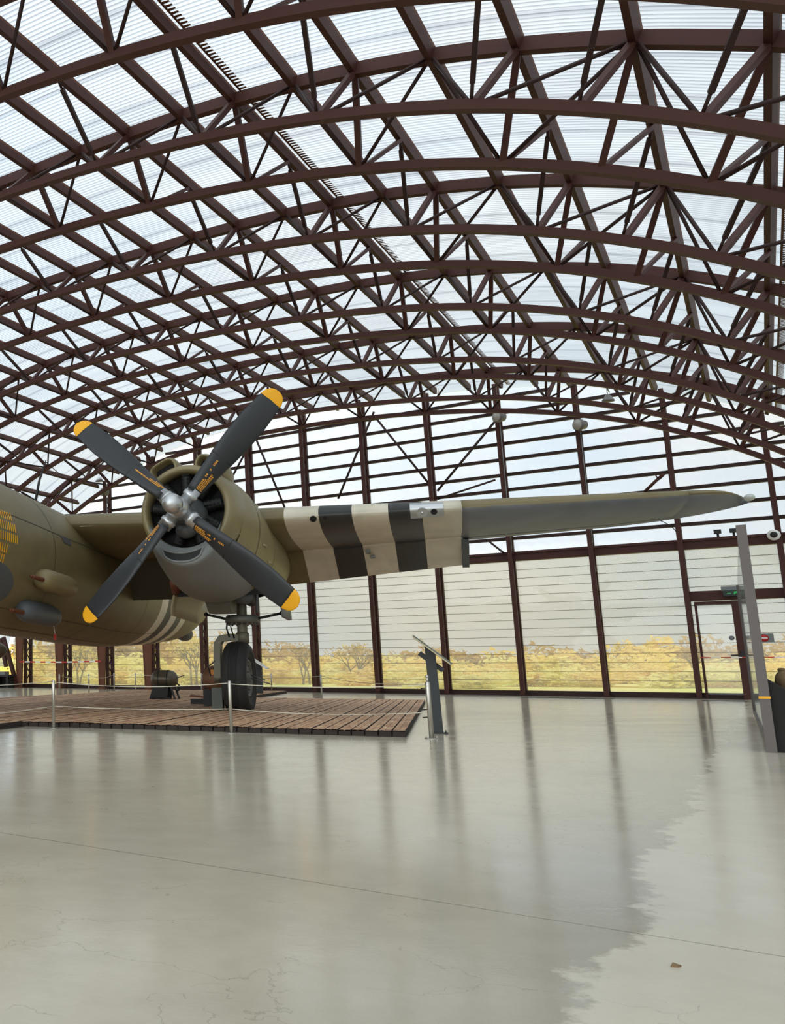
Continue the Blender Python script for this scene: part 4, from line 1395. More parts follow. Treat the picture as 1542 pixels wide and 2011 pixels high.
# ---- propeller
def propeller():
    b = MB(); b.smooth = True
    # dome
    b.lathe([(-0.52, 0.001), (-0.515, 0.04), (-0.49, 0.085), (-0.45, 0.118), (-0.40, 0.135), (-0.33, 0.138), (-0.27, 0.125), (-0.24, 0.10)], (0, 0, 0), 'y', 28)
    b.lathe([(-0.26, 0.09), (-0.20, 0.12), (-0.12, 0.15), (0.12, 0.15), (0.17, 0.12), (0.20, 0.05)], (0, 0, 0), 'y', 28, True)
    ang0 = 0.746
    h = part('propeller_hub', b, SILVER, AX, 'bare metal propeller hub with rounded dome')
    OFF[h.name] = (0, 0, 0)
    for k in range(4):
        th = ang0 + k * pi / 2
        er = Vector((sin(th), 0, cos(th)))           # radial
        et = Vector((-er.z, 0, er.x))                # direction of rotation seen from ahead
        fwd = Vector((0, -1, 0))
        b = MB(); b.smooth = True
        b.tube([er * 0.10, er * 0.20, er * 0.205, er * 0.26, er * 0.265, er * 0.34], [0.095, 0.095, 0.112, 0.112, 0.098, 0.098], 18)
        part('blade_socket', b, SILVER, h)
        b = MB(); b.smooth = True
        chord_t = [(0.30, 0.225), (0.33, 0.24), (0.6, 0.30), (0.86, 0.345), (0.90, 0.362), (1.2, 0.40), (1.5, 0.40), (1.75, 0.36), (1.9, 0.325), (1.95, 0.305), (2.0, 0.25), (2.03, 0.19), (2.05, 0.10), (2.056, 0.02)]
        beta_t = [(0.3, 44), (0.6, 40), (0.9, 37), (1.2, 32), (1.6, 26), (2.06, 22)]
        thick_t = [(0.30, 0.115), (0.6, 0.09), (0.9, 0.07), (1.4, 0.042), (2.06, 0.016)]
        rs = frange(0.30, 1.86, 22) + [1.9, 1.9001, 1.94, 1.97, 2.0, 2.02, 2.035, 2.045, 2.052, 2.056]

        def sect(r, grow=0.0, only=None):
            c = interp(chord_t, r) + grow; be = radians(interp(beta_t, r)); t = interp(thick_t, r)
            ch = et * cos(be) + fwd * sin(be); nrm = fwd * cos(be) - et * sin(be)
            out = []
            for q in range(18):
                A = 2 * pi * q / 18
                x = cos(A); y = sin(A)
                yy = y * (0.75 if y > 0 else 0.30) * t * (1.0 + 0.25 * x)
                out.append(er * r + ch * (x * c / 2) + nrm * yy)
            return out
        n1 = [r for r in rs if r <= 1.9]
        n2 = [r for r in rs if r >= 1.9001]
        b.loft([sect(r) for r in n1])
        bl = part('propeller_blade', b, CHAR, AX, ['upper right', 'lower right', 'lower left', 'upper left'][k] + ' charcoal blade with yellow tip')
        OFF[bl.name] = (0, 0, 0)
        b = MB(); b.smooth = True
        b.loft([sect(1.895, 0.001)] + [sect(r, 0.001) for r in n2]); part('blade_tip', b, YELLOW, bl, 'yellow tip')
        b = MB(); b.loft([sect(0.880, 0.004), sect(0.885, 0.006), sect(0.893, 0.006), sect(0.898, 0.004)]); part('cuff_edge', b, BLACKM, bl)
        # stencilled data: short amber dashes in a few lines along the blade
        b = MB()
        rnd = random.Random(11)
        lines = [(-0.30, 0.36, 0.60), (-0.16, 0.36, 0.64), (-0.02, 0.36, 0.52), (0.12, 0.36, 0.50), (0.12, 0.56, 0.82)] if k != 3 else [(-0.3, 0.36, 0.52), (-0.16, 0.36, 0.6), (-0.02, 0.40, 0.84)]
        for x, r0, r1 in lines:
            r = r0
            while r < r1:
                ln = 0.012 + 0.012 * rnd.random()
                if r0 > 0.5 and rnd.random() < 0.45: r += 0.05
                q = []
                for rr_, xx in ((r, x), (r + ln, x), (r + ln, x + 0.11), (r, x + 0.11)):
                    c = interp(chord_t, rr_); be = radians(interp(beta_t, rr_)); t = interp(thick_t, rr_)
                    ch = et * cos(be) + fwd * sin(be); nrm = fwd * cos(be) - et * sin(be)
                    X = xx * 2 * 0.75
                    yy = sqrt(max(0, 1 - X * X)) * 0.75 * t * (1 + 0.25 * X) + 0.004
                    q.append(er * rr_ + ch * X * c / 2 + nrm * yy)
                b.add(q, [(0, 1, 2, 3)])
                r += ln + 0.008
        part('stencil', b, ORANGE, bl, 'small amber stencil lettering')


propeller()


# ------------------------------------------------------------------ ribbed mat under the aircraft
def plank_mat():
    m = bpy.data.materials.new('rusty_plank_steel')
    m.use_nodes = True
    nt = m.node_tree
    N, L = nt.nodes.new, nt.links.new
    b = nt.nodes['Principled BSDF']
    tc = N('ShaderNodeTexCoord')
    mp = N('ShaderNodeMapping'); mp.inputs['Scale'].default_value = (9, 2.0, 9)
    L(tc.outputs['Object'], mp.inputs['Vector'])
    no = N('ShaderNodeTexNoise'); no.inputs['Scale'].default_value = 1.4; no.inputs['Detail'].default_value = 8; no.inputs['Roughness'].default_value = 0.7
    L(mp.outputs['Vector'], no.inputs['Vector'])
    cr = N('ShaderNodeValToRGB')
    e = cr.color_ramp.elements
    e[0].position = 0.30; e[0].color = srgb(138, 98, 74)
    e[1].position = 0.72; e[1].color = srgb(226, 200, 162)
    x = e.new(0.5); x.color = srgb(184, 142, 108)
    L(no.outputs['Fac'], cr.inputs['Fac']); L(cr.outputs['Color'], b.inputs['Base Color'])
    b.inputs['Roughness'].default_value = 0.62
    bp = N('ShaderNodeBump'); bp.inputs['Strength'].default_value = 0.5; bp.inputs['Distance'].default_value = 0.01
    L(no.outputs['Fac'], bp.inputs['Height']); L(bp.outputs['Normal'], b.inputs['Normal'])
    return m


def mat_build():
    b = MB()
    pitch = 0.138
    H = 0.065
    rnd = random.Random(3)

    def field(l0, l1, a0, a1):
        n = int(round((l1 - l0) / pitch))
        for i in range(n):
            x0 = l0 + i * pitch
            x = [x0, x0 + 0.003, x0 + 0.008, x0 + 0.060, x0 + 0.063, x0 + 0.071, x0 + 0.074, x0 + 0.128, x0 + 0.133, x0 + pitch]
            hh = H + rnd.uniform(-0.004, 0.004)
            z = [0.012, 0.012, hh, hh, hh - 0.006, hh - 0.006, hh, hh, 0.012, 0.012]
            e0 = a0 + rnd.uniform(-0.015, 0.015)
            cuts = [e0] + [a for a in frange(a0, a1, max(1, int((a1 - a0) / 1.9)))[1:-1] for _ in (0,)] + [a1 + rnd.uniform(-0.02, 0.02)]
            for c0, c1 in zip(cuts, cuts[1:]):
                s0, s1 = c0 + 0.006, c1 - 0.006
                vs = [(p, s0, q) for p, q in zip(x, z)] + [(p, s1, q) for p, q in zip(x, z)]
                m = len(x)
                fs = [(k, k + 1, k + 1 + m, k + m) for k in range(m - 1)]
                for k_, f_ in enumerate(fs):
                    b.cur = 1 if k_ in (0, 1, 7, 8) else 0  # gap faces dark: grime and shade between planks painted in
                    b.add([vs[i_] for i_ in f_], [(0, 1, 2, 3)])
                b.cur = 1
                # closed ends of the raised web, painted dark for the hollow's shade
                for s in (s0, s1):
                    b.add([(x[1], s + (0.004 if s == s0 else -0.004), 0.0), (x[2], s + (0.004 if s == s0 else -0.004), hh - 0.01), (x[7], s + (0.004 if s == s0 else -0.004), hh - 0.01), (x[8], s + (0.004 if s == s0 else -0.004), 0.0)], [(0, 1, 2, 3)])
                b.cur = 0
    field(-5.5, -1.72, -4.5, -1.36)
    field(-6.1, 2.74, -1.34, 9.75)
    field(-5.9, -1.25, 9.77, 16.6)
    # dark bedding strip under the planks, shade of the gaps in its colour
    b.cur = 1
    for l0, l1, a0, a1 in ((-5.5, -1.72, -4.45, -1.36), (-6.1, 2.72, -1.30, 9.7), (-5.9, -1.25, 9.7, 16.5)):
        b.span((l0, a0, 0.0), (l1, a1, 0.01))
    o = b.build('plank_mat', [plank_mat(), mat('plank_gap_shade', srgb(46, 36, 30), 0.8)], frame=GND, origin=(0, 0, 0), fix=False)
    tag(o, 'rust brown ribbed steel plank mat laid under the bomber', 'floor mat')


mat_build()


# ------------------------------------------------------------------ rope barrier
def barrier():
    # local l, a ; label
    P = {'A': (-1.40, -5.2), 'B': (-1.22, -1.62), 'C': (0.91, -1.49), 'D': (2.98, -1.43), 'E': (0.50, 10.53), 'F': (-1.58, 13.6), 'G': (-1.64, 16.48), 'H': (-4.02, 17.44),
         'I': (-6.16, 17.19), 'J': (-6.37, 15.63), 'K': (-5.91, 12.12), 'L': (-6.12, 10.48)}
    lab = {'B': 'slim steel barrier post left of the wheel, in front of the mat corner', 'C': 'slim steel barrier post right in front of the main wheel',
           'D': 'steel barrier post with bolted foot plate beside the dark lectern', 'E': 'slim steel barrier post beyond the mat, below the second white wing stripe',
           'F': 'slim steel barrier post just right of the wheel, far side of the mat', 'G': 'most distant slim barrier post, right of the wheel by the window sill',
           'H': 'slim barrier post beyond the mat, left of the main wheel', 'I': 'fourth slim barrier post from the left under the fuselage, left of the tank', 'J': 'third slim barrier post from the left under the fuselage',
           'K': 'second slim barrier post from the left under the fuselage', 'L': 'leftmost slim barrier post on the far side, under the fuselage'}
    for k, (l, a) in P.items():
        if k == 'A': continue
        t = thing('barrier_post', lab[k], 'barrier post', GND, (l, a, 0), 'rope barrier posts')
        r = 0.024 if k == 'D' else 0.019
        b = MB(); b.lathe([(0.0, r), (0.575, r), (0.585, r * 0.8)], (l, a, 0), 'z', 14, True); part('tube', b, STAINL, t)
        b = MB(); b.lathe([(0.0, 0.07 if k == 'D' else 0.045), (0.006, 0.07 if k == 'D' else 0.045), (0.008, r)], (l, a, 0), 'z', 20, True)
        if k == 'D':
            for s in (-1, 1): b.tube([(l + s * 0.05, a, 0.005), (l + s * 0.05, a, 0.028)], 0.008, 6)
        part('foot_plate', b, STAINL, t)
        if k == 'D':
            b = MB(); b.tube([(l, a, 0.58), (l, a, 0.64)], 0.012, 8); b.ball((l, a, 0.64), 0.018, 8, 6); part('top_pin', b, STAINL, t)
            b = MB()
            for z in (0.52, 0.30, 0.22): b.tube([(l - 0.02, a, z), (l - 0.07, a + 0.02, z - 0.005)], 0.007, 6)
            part('hook', b, BLACKM, t)

    def rope(p, q, z, sag, label):
        b = MB(); pts = []
        for i in range(17):
            t = i / 16
            pts.append((lerp(P[p][0], P[q][0], t), lerp(P[p][1], P[q][1], t), z - sag * 4 * t * (1 - t)))
        b.tube(pts, 0.0045 if p in 'ABC' else 0.0055, 6)
        o = b.build('rope', ROPE, frame=GND, origin=pts[8])
        tag(o, label, 'rope', 'ropes of the barrier')
    rope('A', 'B', 0.57, 0.03, 'upper cream rope running off the left edge from the front left post')
    rope('A', 'B', 0.27, 0.03, 'lower cream rope running off the left edge from the front left post')
    rope('B', 'C', 0.56, 0.05, 'upper cream rope between the two front barrier posts')
    rope('B', 'C', 0.27, 0.02, 'lower cream rope between the two front barrier posts')
    rope('C', 'D', 0.55, 0.03, 'upper cream rope from the wheel post to the lectern post')
    rope('C', 'D', 0.27, 0.04, 'lower cream rope from the wheel post to the lectern post')
    rope('D', 'E', 0.56, 0.06, 'cream rope from the lectern post back over the mat')
    rope('E', 'F', 0.55, 0.05, 'cream rope behind the wheel between two far posts')
    rope('F', 'G', 0.55, 0.05, 'cream rope to the most distant post right of the wheel')
    rope('G', 'H', 0.55, 0.08, 'cream rope behind the strut and the wheel')
    rope('H', 'I', 0.55, 0.08, 'cream rope behind the bronze tank')
    rope('I', 'J', 0.55, 0.1, 'cream rope between the third and fourth posts under the fuselage')
    rope('J', 'K', 0.55, 0.1, 'cream rope between the second and third posts under the fuselage')
    rope('K', 'L', 0.55, 0.08, 'cream rope between the first two far posts under the fuselage')


barrier()


# ------------------------------------------------------------------ things on and round the mat
def lectern():
    L0, A0 = 3.04, -0.49
    t = thing('lectern', 'dark slanted information lectern standing right of the mat', 'lectern', GND, (L0, A0, 0))
    b = MB(); b.loft([[(L0 + x * w - q, A0 + y * 0.10, z) for x, y in ((-1, -1), (1, -1), (1, 1), (-1, 1))] for z, w, q in ((0.0, 0.052, 0), (0.80, 0.055, 0.02))])
    b.prism([(L0 - 0.075, 0.80), (L0 + 0.035, 0.80), (L0 + 0.03, 0.895), (L0 - 0.075, 0.985)], A0 - 0.1, A0 + 0.1)
    part('post', b, GREYD2, t)
    sl = atan2(-0.335, 0.40)
    R = Matrix.Rotation(-sl, 3, 'Y')
    b = MB(); b.box((L0 + 0.005, A0, 0.935), (0.50, 0.62, 0.014), R); part('panel', b, mat('panel_print', srgb(92, 98, 92), 0.4), t)
    b = MB(); b.box((L0 - 0.002, A0, 0.922), (0.49, 0.60, 0.012), R); part('backing_board', b, mat('pale_backing', srgb(206, 196, 160), 0.6), t)
    b = MB(); b.box((L0 - 0.02, A0, 0.80), (0.31, 0.05, 0.055), R); part('cross_bar', b, GREYD2, t)
    b = MB(); b.box((L0 - 0.09, A0, 1.03), (0.10, 0.02, 0.012), Matrix.Rotation(1.0, 3, 'Y')); part('page_flap', b, mat('cream_card', srgb(222, 206, 150), 0.6), t)
    b = MB(); b.span((L0 - 0.06, A0 - 0.14, 0), (L0 + 0.10, A0 + 0.14, 0.006))
    for s in (-1, 1): b.tube([(L0 + 0.075, A0 + s * 0.08, 0), (L0 + 0.075, A0 + s * 0.08, 0.03)], 0.008, 6)
    part('foot_plate', b, GREYD2, t)
    # second lectern behind the wheel: only its white slanted panel shows
    L1, A1 = 0.52, 10.3
    L1, A1 = -1.42, 13.3
    t = thing('lectern', 'lectern with white slanted panel standing behind the main wheel', 'lectern', GND, (L1, A1, 0))
    b = MB(); b.span((L1 - 0.08, A1 - 0.05, 0), (L1 + 0.08, A1 + 0.05, 0.85)); part('post', b, GREYD2, t)
    b = MB(); b.box((L1 + 0.02, A1, 0.87), (0.50, 0.6, 0.02), Matrix.Rotation(0.6, 3, 'Y')); part('panel', b, WHITE, t)


GREYD2 = mat('lectern_anthracite', srgb(46, 49, 49), 0.5)
lectern()


def tank():
    c = (-2.50, 7.8)
    t = thing('air_tank', 'dull bronze tank with rounded ends on a black stand under the engine', 'tank', GND, (c[0], c[1], 0.065))
    b = MB(); b.smooth = True
    b.lathe([(-0.30, 0.001), (-0.295, 0.07), (-0.26, 0.13), (-0.20, 0.175), (-0.12, 0.195), (0.12, 0.195), (0.20, 0.175), (0.26, 0.13), (0.295, 0.07), (0.30, 0.001)], (c[0], c[1], 0.50), 'x', 28)
    part('shell', b, TANK, t)
    b = MB(); b.lathe([(-0.012, 0.198), (0.012, 0.198)], (c[0] - 0.1, c[1], 0.5), 'x', 28); b.lathe([(-0.012, 0.198), (0.012, 0.198)], (c[0] + 0.1, c[1], 0.5), 'x', 28); part('band', b, BLACKM, t)
    b = MB()
    b.prism([(c[0] - 0.30, 0.065), (c[0] + 0.10, 0.065), (c[0] + 0.14, 0.36), (c[0] - 0.20, 0.36)], c[1] - 0.2, c[1] - 0.17); b.prism([(c[0] - 0.30, 0.065), (c[0] + 0.10, 0.065), (c[0] + 0.14, 0.36), (c[0] - 0.20, 0.36)], c[1] + 0.17, c[1] + 0.2)
    b.span((c[0] - 0.27, c[1] - 0.2, 0.065), (c[0] + 0.08, c[1] + 0.2, 0.1))
    b.bar((c[0] + 0.28, c[1] - 0.18, 0.065), (c[0] + 0.18, c[1] - 0.18, 0.36), 0.07, 0.03); b.bar((c[0] + 0.28, c[1] + 0.18, 0.065), (c[0] + 0.18, c[1] + 0.18, 0.36), 0.07, 0.03)
    part('stand', b, BLACKM, t)
    b = MB(); b.tube([(c[0] + 0.26, c[1], 0.42), (c[0] + 0.33, c[1], 0.36), (c[0] + 0.32, c[1], 0.26), (c[0] + 0.26, c[1], 0.24)], 0.02, 8); b.tube([(c[0] + 0.28, c[1], 0.52), (c[0] + 0.45, c[1], 0.58)], 0.01, 6); part('valve_pipe', b, BLACKM, t)
    b = MB(); pts = [(c[0] - 0.09 + 0.03 * cos(k * pi / 6), c[1], 0.70 + 0.03 * sin(k * pi / 6)) for k in range(13)]; b.tube(pts, 0.006, 5); part('lifting_eye', b, BLACKM, t)
    # round drum behind the fork
    d = (-0.72, 4.6)
    t = thing('drum', 'brown round drum on a black stand half hidden by the main wheel', 'drum', GND, (d[0], d[1], 0.065))
    b = MB(); b.smooth = True; b.lathe([(-0.26, 0.001), (-0.25, 0.12), (-0.2, 0.2), (-0.1, 0.235), (0.1, 0.235), (0.2, 0.2), (0.25, 0.12), (0.26, 0.001)], (d[0] + 0.1, d[1], 0.55), 'y', 24); part('shell', b, mat('rust_brown_shell', srgb(120, 82, 58), 0.5, 0.2), t)
    b = MB(); b.span((d[0] - 0.1, d[1] - 0.2, 0.065), (d[0] + 0.3, d[1] + 0.2, 0.35)); part('stand', b, BLACKM, t)
    b = MB(); b.box((d[0] + 0.12, d[1] - 0.27, 0.66), (0.10, 0.03, 0.09)); part('plate', b, mat('orange_plate', srgb(226, 140, 40), 0.5), t, 'orange plate')
    # jack block before the wheel
    k0 = (-0.22, 2.9)
    b = MB(); b.span((k0[0] - 0.085, k0[1] - 0.06, 0.065), (k0[0] + 0.085, k0[1] + 0.06, 0.42))
    tag(b.build('jack_block', mat('green_grey_block', srgb(74, 78, 68), 0.5), frame=GND, origin=(k0[0], k0[1], 0.065)), 'upright green grey block at the left of the main wheel', 'block')
    w0 = (-1.05, 5.2)
    t = thing('chock', 'low black chock on the mat left of the wheel', 'chock', GND, (w0[0], w0[1], 0.065))
    b = MB(); b.span((w0[0] - 0.18, w0[1] - 0.12, 0.065), (w0[0] + 0.2, w0[1] + 0.12, 0.16)); part('body', b, BLACKM, t)
    b = MB(); b.prism([(w0[0] - 0.20, 0.20), (w0[0] + 0.22, 0.17), (w0[0] + 0.22, 0.19), (w0[0] - 0.18, 0.24)], w0[1] - 0.12, w0[1] + 0.12); part('top_plate', b, RUST, t)


tank()


def left_edge():
    # dark bench and a round brown cask at the far left by the slanting roof foot
    u, v = -22.95, VG - 0.75
    t = thing('bench', 'low dark bench at the far left by the roof foot', 'bench', BLD, (u, v, 0))
    b = MB(); b.span((u - 0.55, v - 0.5, 0.42), (u + 0.42, v + 0.2, 0.50)); part('seat', b, BLACKM, t)
    b = MB(); b.span((u - 0.5, v + 0.1, 0.0), (u + 0.38, v + 0.16, 0.42)); part('back_board', b, BLACKM, t)
    for s in (-0.45, 0.32):
        b = MB(); b.span((u + s - 0.05, v - 0.45, 0), (u + s + 0.05, v + 0.15, 0.42)); part('leg', b, BLACKM, t)
    b = MB(); b.span((u - 0.3, v - 0.3, 0.5), (u + 0.1, v - 0.05, 0.62)); tag(b.build('box', GREYP, frame=BLD, origin=(u - 0.1, v - 0.2, 0.5)), 'small grey box on the dark bench at far left', 'box')
    # slanting mullions of the side glazing
    for i, (u0, z0, u1, z1) in enumerate(((-22.45, 0.05, -23.15, 1.95), (-23.0, 0.8, -23.3, 1.9))):
        b = MB(); b.bar((u0, VG - 0.8, z0), (u1, VG - 0.8, z1), 0.14, 0.12, (0, 1, 0))
        o = b.build('slanted_mullion', STEEL, frame=BLD, origin=(u0, VG - 0.8, z0))
        tag(o, ['brown slanted mullion at the far left window', 'short brown slanted mullion at the left edge'][i], 'mullion', 'slanted mullions at far left')
    # big finned cask at the left edge
    g = Vector((-0.40, 20.2, 0))
    t = thing('bomb_casing', 'brown rounded casing on a stand at the left edge under the fuselage', 'casing', Matrix.Translation(g), (0, 0, 0))
    b = MB(); b.smooth = True; b.ball((-0.22, 0, 1.12), (0.40, 0.24, 0.22)); part('body', b, TANK, t)
    b = MB(); b.span((-0.42, -0.1, 0.0), (-0.27, 0.1, 0.95)); b.span((-0.5, -0.2, 0), (-0.2, 0.2, 0.04)); part('stand', b, STEEL, t)


left_edge()


def partition():
    # grey post and glass at the right edge, running towards the end wall
    u = -0.04; v0 = 10.44
    t = thing('glass_partition', 'tall grey post and glass partition seen edge-on at the right', 'partition', BLD, (u, v0, 0))
    b = MB(); b.span((u - 0.03, v0, 0), (u + 0.045, v0 + 0.05, 2.01)); part('post', b, GREYST, t)
    b = MB(); b.span((u - 0.17, 17.6, 0.05), (u - 0.12, 17.68, 1.98)); part('post', b, GREYST, t)
    b = MB(); b.bar((u - 0.01, v0 + 0.05, 1.04), (u - 0.145, 17.6, 1.04), 0.012, 1.86); part('pane', b, GLASS_P, t)
    b = MB(); b.bar((u - 0.01, v0 + 0.05, 0.08), (u - 0.145, 17.6, 0.08), 0.04, 0.06); part('foot_rail', b, GREYST, t)
    b = MB(); b.span((u - 0.034, v0 - 0.004, 0.46), (u + 0.05, v0, 0.48)); part('yellow_band', b, YELLOW, t, 'thin yellow band')
    # black display plinth beside it
    t = thing('display_plinth', 'black display plinth with sloping side at the right edge', 'plinth', BLD, (0.6, 10.9, 0))
    b = MB(); b.loft([[(x, a, z) for x, z in ((-0.03, 0.0), (1.8, 0.0), (1.8, 0.28), (0.36, 0.36), (0.0, 0.63), (-0.03, 0.63))] for a in (10.50, 11.5)])
    part('body', b, mat('plinth_black', srgb(28, 25, 23), 0.75), t)
    t = thing('canvas_pack', 'brown canvas pack resting on the black plinth', 'pack', BLD, (0.18, 11.3, 0.55))
    b = MB(); b.ball((0.13, 11.25, 0.60), (0.075, 0.13, 0.11), 18, 12); part('body', b, BAG, t)
    b = MB(); b.ball((0.12, 11.25, 0.71), (0.035, 0.05, 0.02), 10, 6); part('knot', b, BAG, t)


partition()


def fittings():
    # round lamps clamped to the columns
    for i, (u, z, lab) in enumerate(((-5.14, 7.71, 'round grey spotlight high on the column just right of the wing stripes'), (-3.23, 7.15, 'round grey spotlight high on the second column right of the wing stripes'), (-18.48, 7.21, 'round grey spotlight at left above the inner wing'))):
        t = thing('spotlight', lab, 'spotlight', BLD, (u + 0.05, VG - 0.5, z), 'round spotlights on the columns')
        b = MB()
        d = Vector((-0.55, -0.75, -0.05)).normalized()
        c = Vector((u + 0.1, VG - 0.65, z))
        p = [c + d * s for s in (-0.17, -0.14, -0.02, 0.0, 0.10)]
        b.tube(p, [0.08, 0.12, 0.13, 0.155, 0.155], 20); part('housing', b, LAMPG, t)
        b = MB(); b.tube([c + d * 0.095, c + d * 0.115], 0.14, 20)
        part('lens', b, mat('lamp_lens', srgb(176, 170, 160), 0.2), t)
        b = MB(); b.tube([c - d * 0.1, (u + 0.05, VG - 0.42, z)], 0.03, 8); part('bracket', b, BLACKM, t)
        b = MB(); b.tube([(u + 0.065, VG - 0.43, z - 0.15), (u + 0.065, VG - 0.43, 4.0)], 0.012, 6); part('conduit', b, GREYP, t)
    for u, z, lab in ((-2.45, 7.72, 'small bell shaped grey sounder under the truss at right'), (-18.63, 7.70, 'small bell shaped grey sounder at left above the inner wing')):
        b = MB(); b.lathe([(0.16, 0.03), (0.12, 0.06), (0.0, 0.14), (-0.04, 0.15), (-0.05, 0.05)], (u, VG - 0.6, z), 'z', 18, True); b.tube([(u, VG - 0.6, z + 0.15), (u, VG - 0.6, z + 0.35)], 0.012, 6); b.tube([(u, VG - 0.6, z + 0.35), (u, VG - 0.02, z + 0.35)], 0.015, 6)
        tag(b.build('sounder', LAMPG, frame=BLD, origin=(u, VG - 0.6, z)), lab, 'sounder', 'bell shaped sounders')
    # pale droppers high on the wall
    for i, px in enumerate((-12.9, -12.0, -9.6, -7.4, -6.6)):
        b = MB(); z = roof_at(px) - 0.25
        b.lathe([(0.2, 0.012), (0.0, 0.05), (-0.02, 0.05), (-0.03, 0.02)], (px, VG - 0.5, z), 'z', 12, True); b.tube([(px, VG - 0.5, z + 0.2), (px, VG - 0.5, roof_at(px))], 0.008, 5)
        tag(b.build('hanging_light', WHITEP, frame=BLD, origin=(px, VG - 0.5, z)), 'small pale cone hanging high at the wall top, %s from the left' % ORD[i + 1], 'light', 'small hanging cones')
    # dark grilles let into the floor before the glass, and a fallen leaf
    for u0, u1, v, lab in ((-4.9, -2.9, VG - 1.9, 'long dark floor grille in front of the third window left of the door'), (-1.2, -0.35, VG - 2.0, 'dark floor grille in front of the glass door')):
        b = MB(); b.span((u0, v - 0.12, 0.0), (u1, v + 0.12, 0.008))
        tag(b.build('floor_grille', BLACKM, frame=BLD, origin=((u0 + u1) / 2, v, 0)), lab, 'grille', 'floor grilles')
    for x, y, lab in ((1.615, 2.375, 'small dry brown leaf on the pale floor at lower right'),):
        b = MB(); b.add([(x - 0.014, y - 0.004, 0.002), (x, y - 0.009, 0.006), (x + 0.016, y, 0.003), (x, y + 0.007, 0.008), (x - 0.014, y - 0.004, 0.0), (x, y - 0.009, 0.0), (x + 0.016, y, 0.0), (x, y + 0.007, 0.0)], [(0, 1, 2, 3), (4, 5, 6, 7), (0, 1, 5, 4), (1, 2, 6, 5), (2, 3, 7, 6), (3, 0, 4, 7)])
        tag(b.build('leaf', BAG, origin=(x, y, 0)), lab, 'leaf')
    # small floodlights and a camera on the transom
    for u, lab in ((-0.55, 'small black floodlight on the transom, left of the pair'), (-0.24, 'small black floodlight on the transom beside the tall grey post')):
        t = thing('floodlight', lab, 'floodlight', BLD, (u, VG - 0.2, 3.9), 'small floodlights on the transom')
        b = MB(); b.box((u, VG - 0.24, 4.06), (0.15, 0.08, 0.10)); part('head', b, BLACKM, t)
        b = MB(); b.tube([(u, VG - 0.2, 3.92), (u, VG - 0.2, 4.02)], 0.025, 8); part('stem', b, BLACKM, t)
    t = thing('dome_camera', 'white dome camera on the rightmost column at transom height', 'camera', BLD, (0.5, VG - 0.45, 3.85))
    b = MB(); b.lathe([(-0.02, 0.12), (0.05, 0.13), (0.08, 0.1)], (0.5, VG - 0.55, 3.85), 'y', 20, True); part('base_ring', b, WHITE, t)
    b = MB(); b.ball((0.5, VG - 0.56, 3.85), 0.075, 14, 10); part('dome', b, BLACKM, t)


fittings()


# ------------------------------------------------------------------ outside
def leaf_cloud(b, blobs, n, size, rnd):
    for _ in range(n):
        bx = rnd.choice(blobs)
        while True:
            p = Vector((rnd.uniform(-1, 1), rnd.uniform(-1, 1), rnd.uniform(-1, 1)))
            if 0.35 < p.length < 1: break
        c = Vector((bx[0] + p.x * bx[3], bx[1] + p.y * bx[3], max(0.02, bx[2] + p.z * bx[4])))
        s = size * rnd.uniform(0.6, 1.4)
        d = Vector((rnd.gauss(0, 1), rnd.gauss(0, 1), rnd.gauss(0, 1))).normalized(); e = d.orthogonal().normalized()
        b.add([c - d * s, c + e * s * 0.5, c + d * s, c - e * s * 0.5], [(0, 1, 2, 3)])


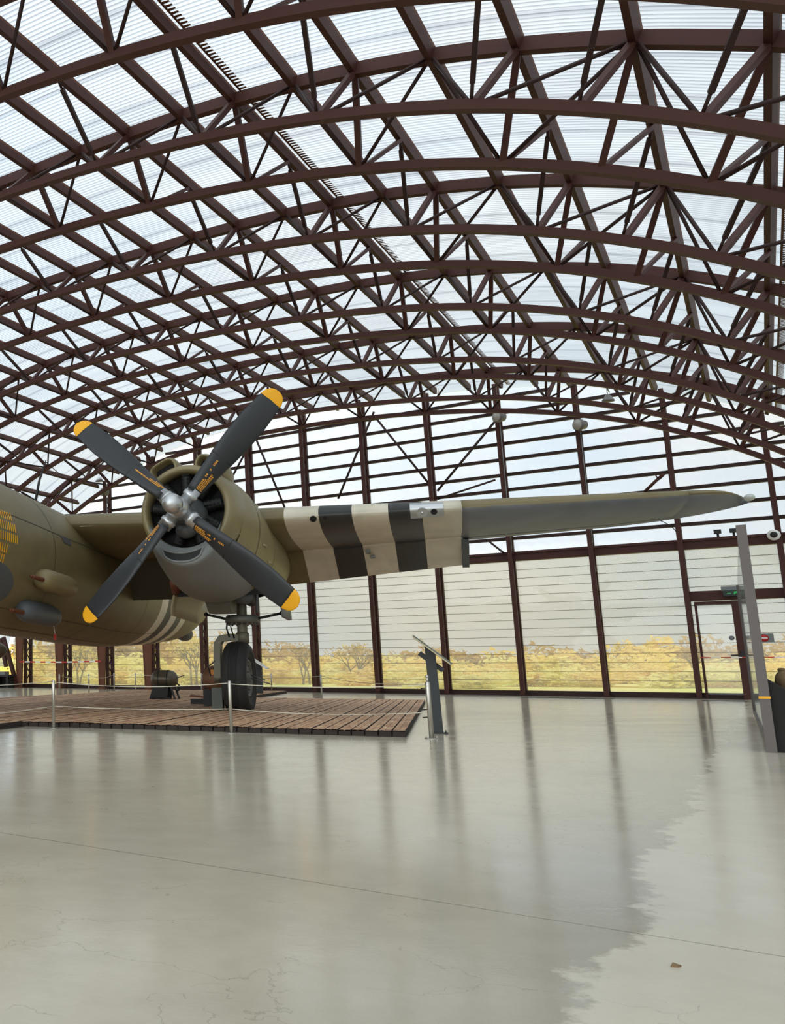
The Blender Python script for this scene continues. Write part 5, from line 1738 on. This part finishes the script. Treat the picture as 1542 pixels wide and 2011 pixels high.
def outside():
    F1 = foliage('yellow_leaves', srgb(244, 216, 106), srgb(240, 222, 150))
    F2 = foliage('ochre_leaves', srgb(176, 138, 88), srgb(214, 180, 116))
    F3 = foliage('olive_yellow_leaves', srgb(236, 228, 140), srgb(248, 238, 170))
    rnd = random.Random(5)
    shapes = []
    for q in range(5):
        b = MB()
        blobs = []
        for k in range(9):
            x = rnd.uniform(-0.9, 0.9); y = rnd.uniform(-0.5, 0.5); r = rnd.uniform(0.28, 0.5)
            blobs.append((x, y, rnd.uniform(0.15, 0.75 - 0.3 * abs(x)), r, r * 0.8))
        leaf_cloud(b, blobs, 1300, 0.075, rnd)
        shapes.append((b.v, b.f))
    meshes = {}

    def bush(px, dist, w, h, m, label, group):
        q = rnd.randrange(5)
        key = (q, m.name)
        if key not in meshes:
            b = MB(); b.add(*shapes[q])
            o = b.build('bush', m, fix=False)
            meshes[key] = o
        else:
            o = meshes[key].copy(); COL.objects.link(o)
        x = (px - CX) / F_PX * dist * 0.985
        o.location = (x, dist, -0.07)
        o.rotation_euler = (0, 0, rnd.uniform(-0.4, 0.4))
        o.scale = (w, w * 0.8, h)
        tag(o, label, 'bush', group)
    pos = 0
    # near rows of pale yellow scrub, then ochre bushes along the horizon
    row1 = [(px, 34 + rnd.uniform(-3, 5) + (8 if px < 700 else 0)) for px in range(30, 1600, 82)]
    for i, (px, d) in enumerate(row1):
        bush(px, d + 4, 1.7 + rnd.random() * 0.8, 0.75 + 0.35 * rnd.random(), F3 if i % 3 else F1, 'pale yellow scrub bush outside, %s from the left in the near row' % ORD[i + 1], 'near row of scrub outside')
    row2 = [(px, 50 + rnd.uniform(-3, 6)) for px in range(50, 1620, 74)]
    for i, (px, d) in enumerate(row2):
        bush(px, d, 2.2 + rnd.random() * 0.9, 1.5 + 0.5 * rnd.random(), F1 if i % 3 else F3, 'golden bush outside, %s from the left in the middle row' % ORD[i + 1], 'middle row of bushes outside')
    row3 = [(px, 66 + rnd.uniform(-4, 8)) for px in range(20, 1640, 78)]
    tall = lambda px: 3.4 if px < 420 else 2.6 if px < 720 else 2.0 if px < 1180 else 2.7
    for i, (px, d) in enumerate(row3):
        bush(px, d, 3.4 + rnd.random() * 1.4, (tall(px) + 0.7 * rnd.random()) * 0.95, F2 if i % 4 else F1, 'ochre tall bush on the horizon, %s from the left in the far row' % ORD[i + 1], 'far row of bushes outside')

    # half bare trees
    def tree(px, dist, h, label, m):
        t = bpy.data.objects.new('half_bare_tree', None); COL.objects.link(t)
        x = (px - CX) / F_PX * dist * 0.985
        t.location = (x, dist, -0.07); tag(t, label, 'tree', 'half bare trees outside'); OFF[t.name] = (0, 0, 0)
        b = MB(); r2 = random.Random(int(px)); tips = []

        def grow(p, d, ln, r, lv):
            e = p + d * ln
            b.tube([p, (p + e) / 2 + Vector((r2.uniform(-1, 1), r2.uniform(-1, 1), 0)) * ln * 0.05, e], [r, r * 0.85, r * 0.65], 5, False)
            if lv == 0: tips.append(e); return
            for _ in range(3 if lv > 1 else 4):
                nd = (d + Vector((r2.gauss(0, 0.5), r2.gauss(0, 0.5), r2.uniform(-0.05, 0.4)))).normalized()
                grow(e, nd, ln * r2.uniform(0.6, 0.85), r * 0.6, lv - 1)
        for _ in range(3):
            grow(Vector((r2.uniform(-0.2, 0.2), 0, 0)), Vector((r2.uniform(-0.3, 0.3), r2.uniform(-0.3, 0.3), 1)).normalized(), h * 0.27, 0.05, 3)
        part('branches', b, BARK, t)
        b = MB(); bl = [(p.x, p.y, p.z, 0.28, 0.28) for p in tips]
        leaf_cloud(b, bl, 700, 0.06, r2); part('leaves', b, m, t)
    tree(600, 46, 2.6, 'half bare tree outside behind the window right of the main wheel', F2)
    tree(700, 44, 2.7, 'spreading half bare tree outside left of the lectern', F2)
    tree(1362, 40, 2.4, 'half bare tree outside beside the glass door', F2)
    tree(380, 42, 2.9, 'half bare tree outside between tank and main wheel', F1)
    tree(150, 42, 2.6, 'half bare tree outside behind the left windows', F1)
    # pale car half hidden in the scrub
    c = Matrix.Translation(((1165 - CX) / F_PX * 33.0, 33.0, -0.06)) @ Matrix.Rotation(0.3, 4, 'Z')


outside()

for o in bpy.data.objects:
    if '_o' in o: del o['_o']
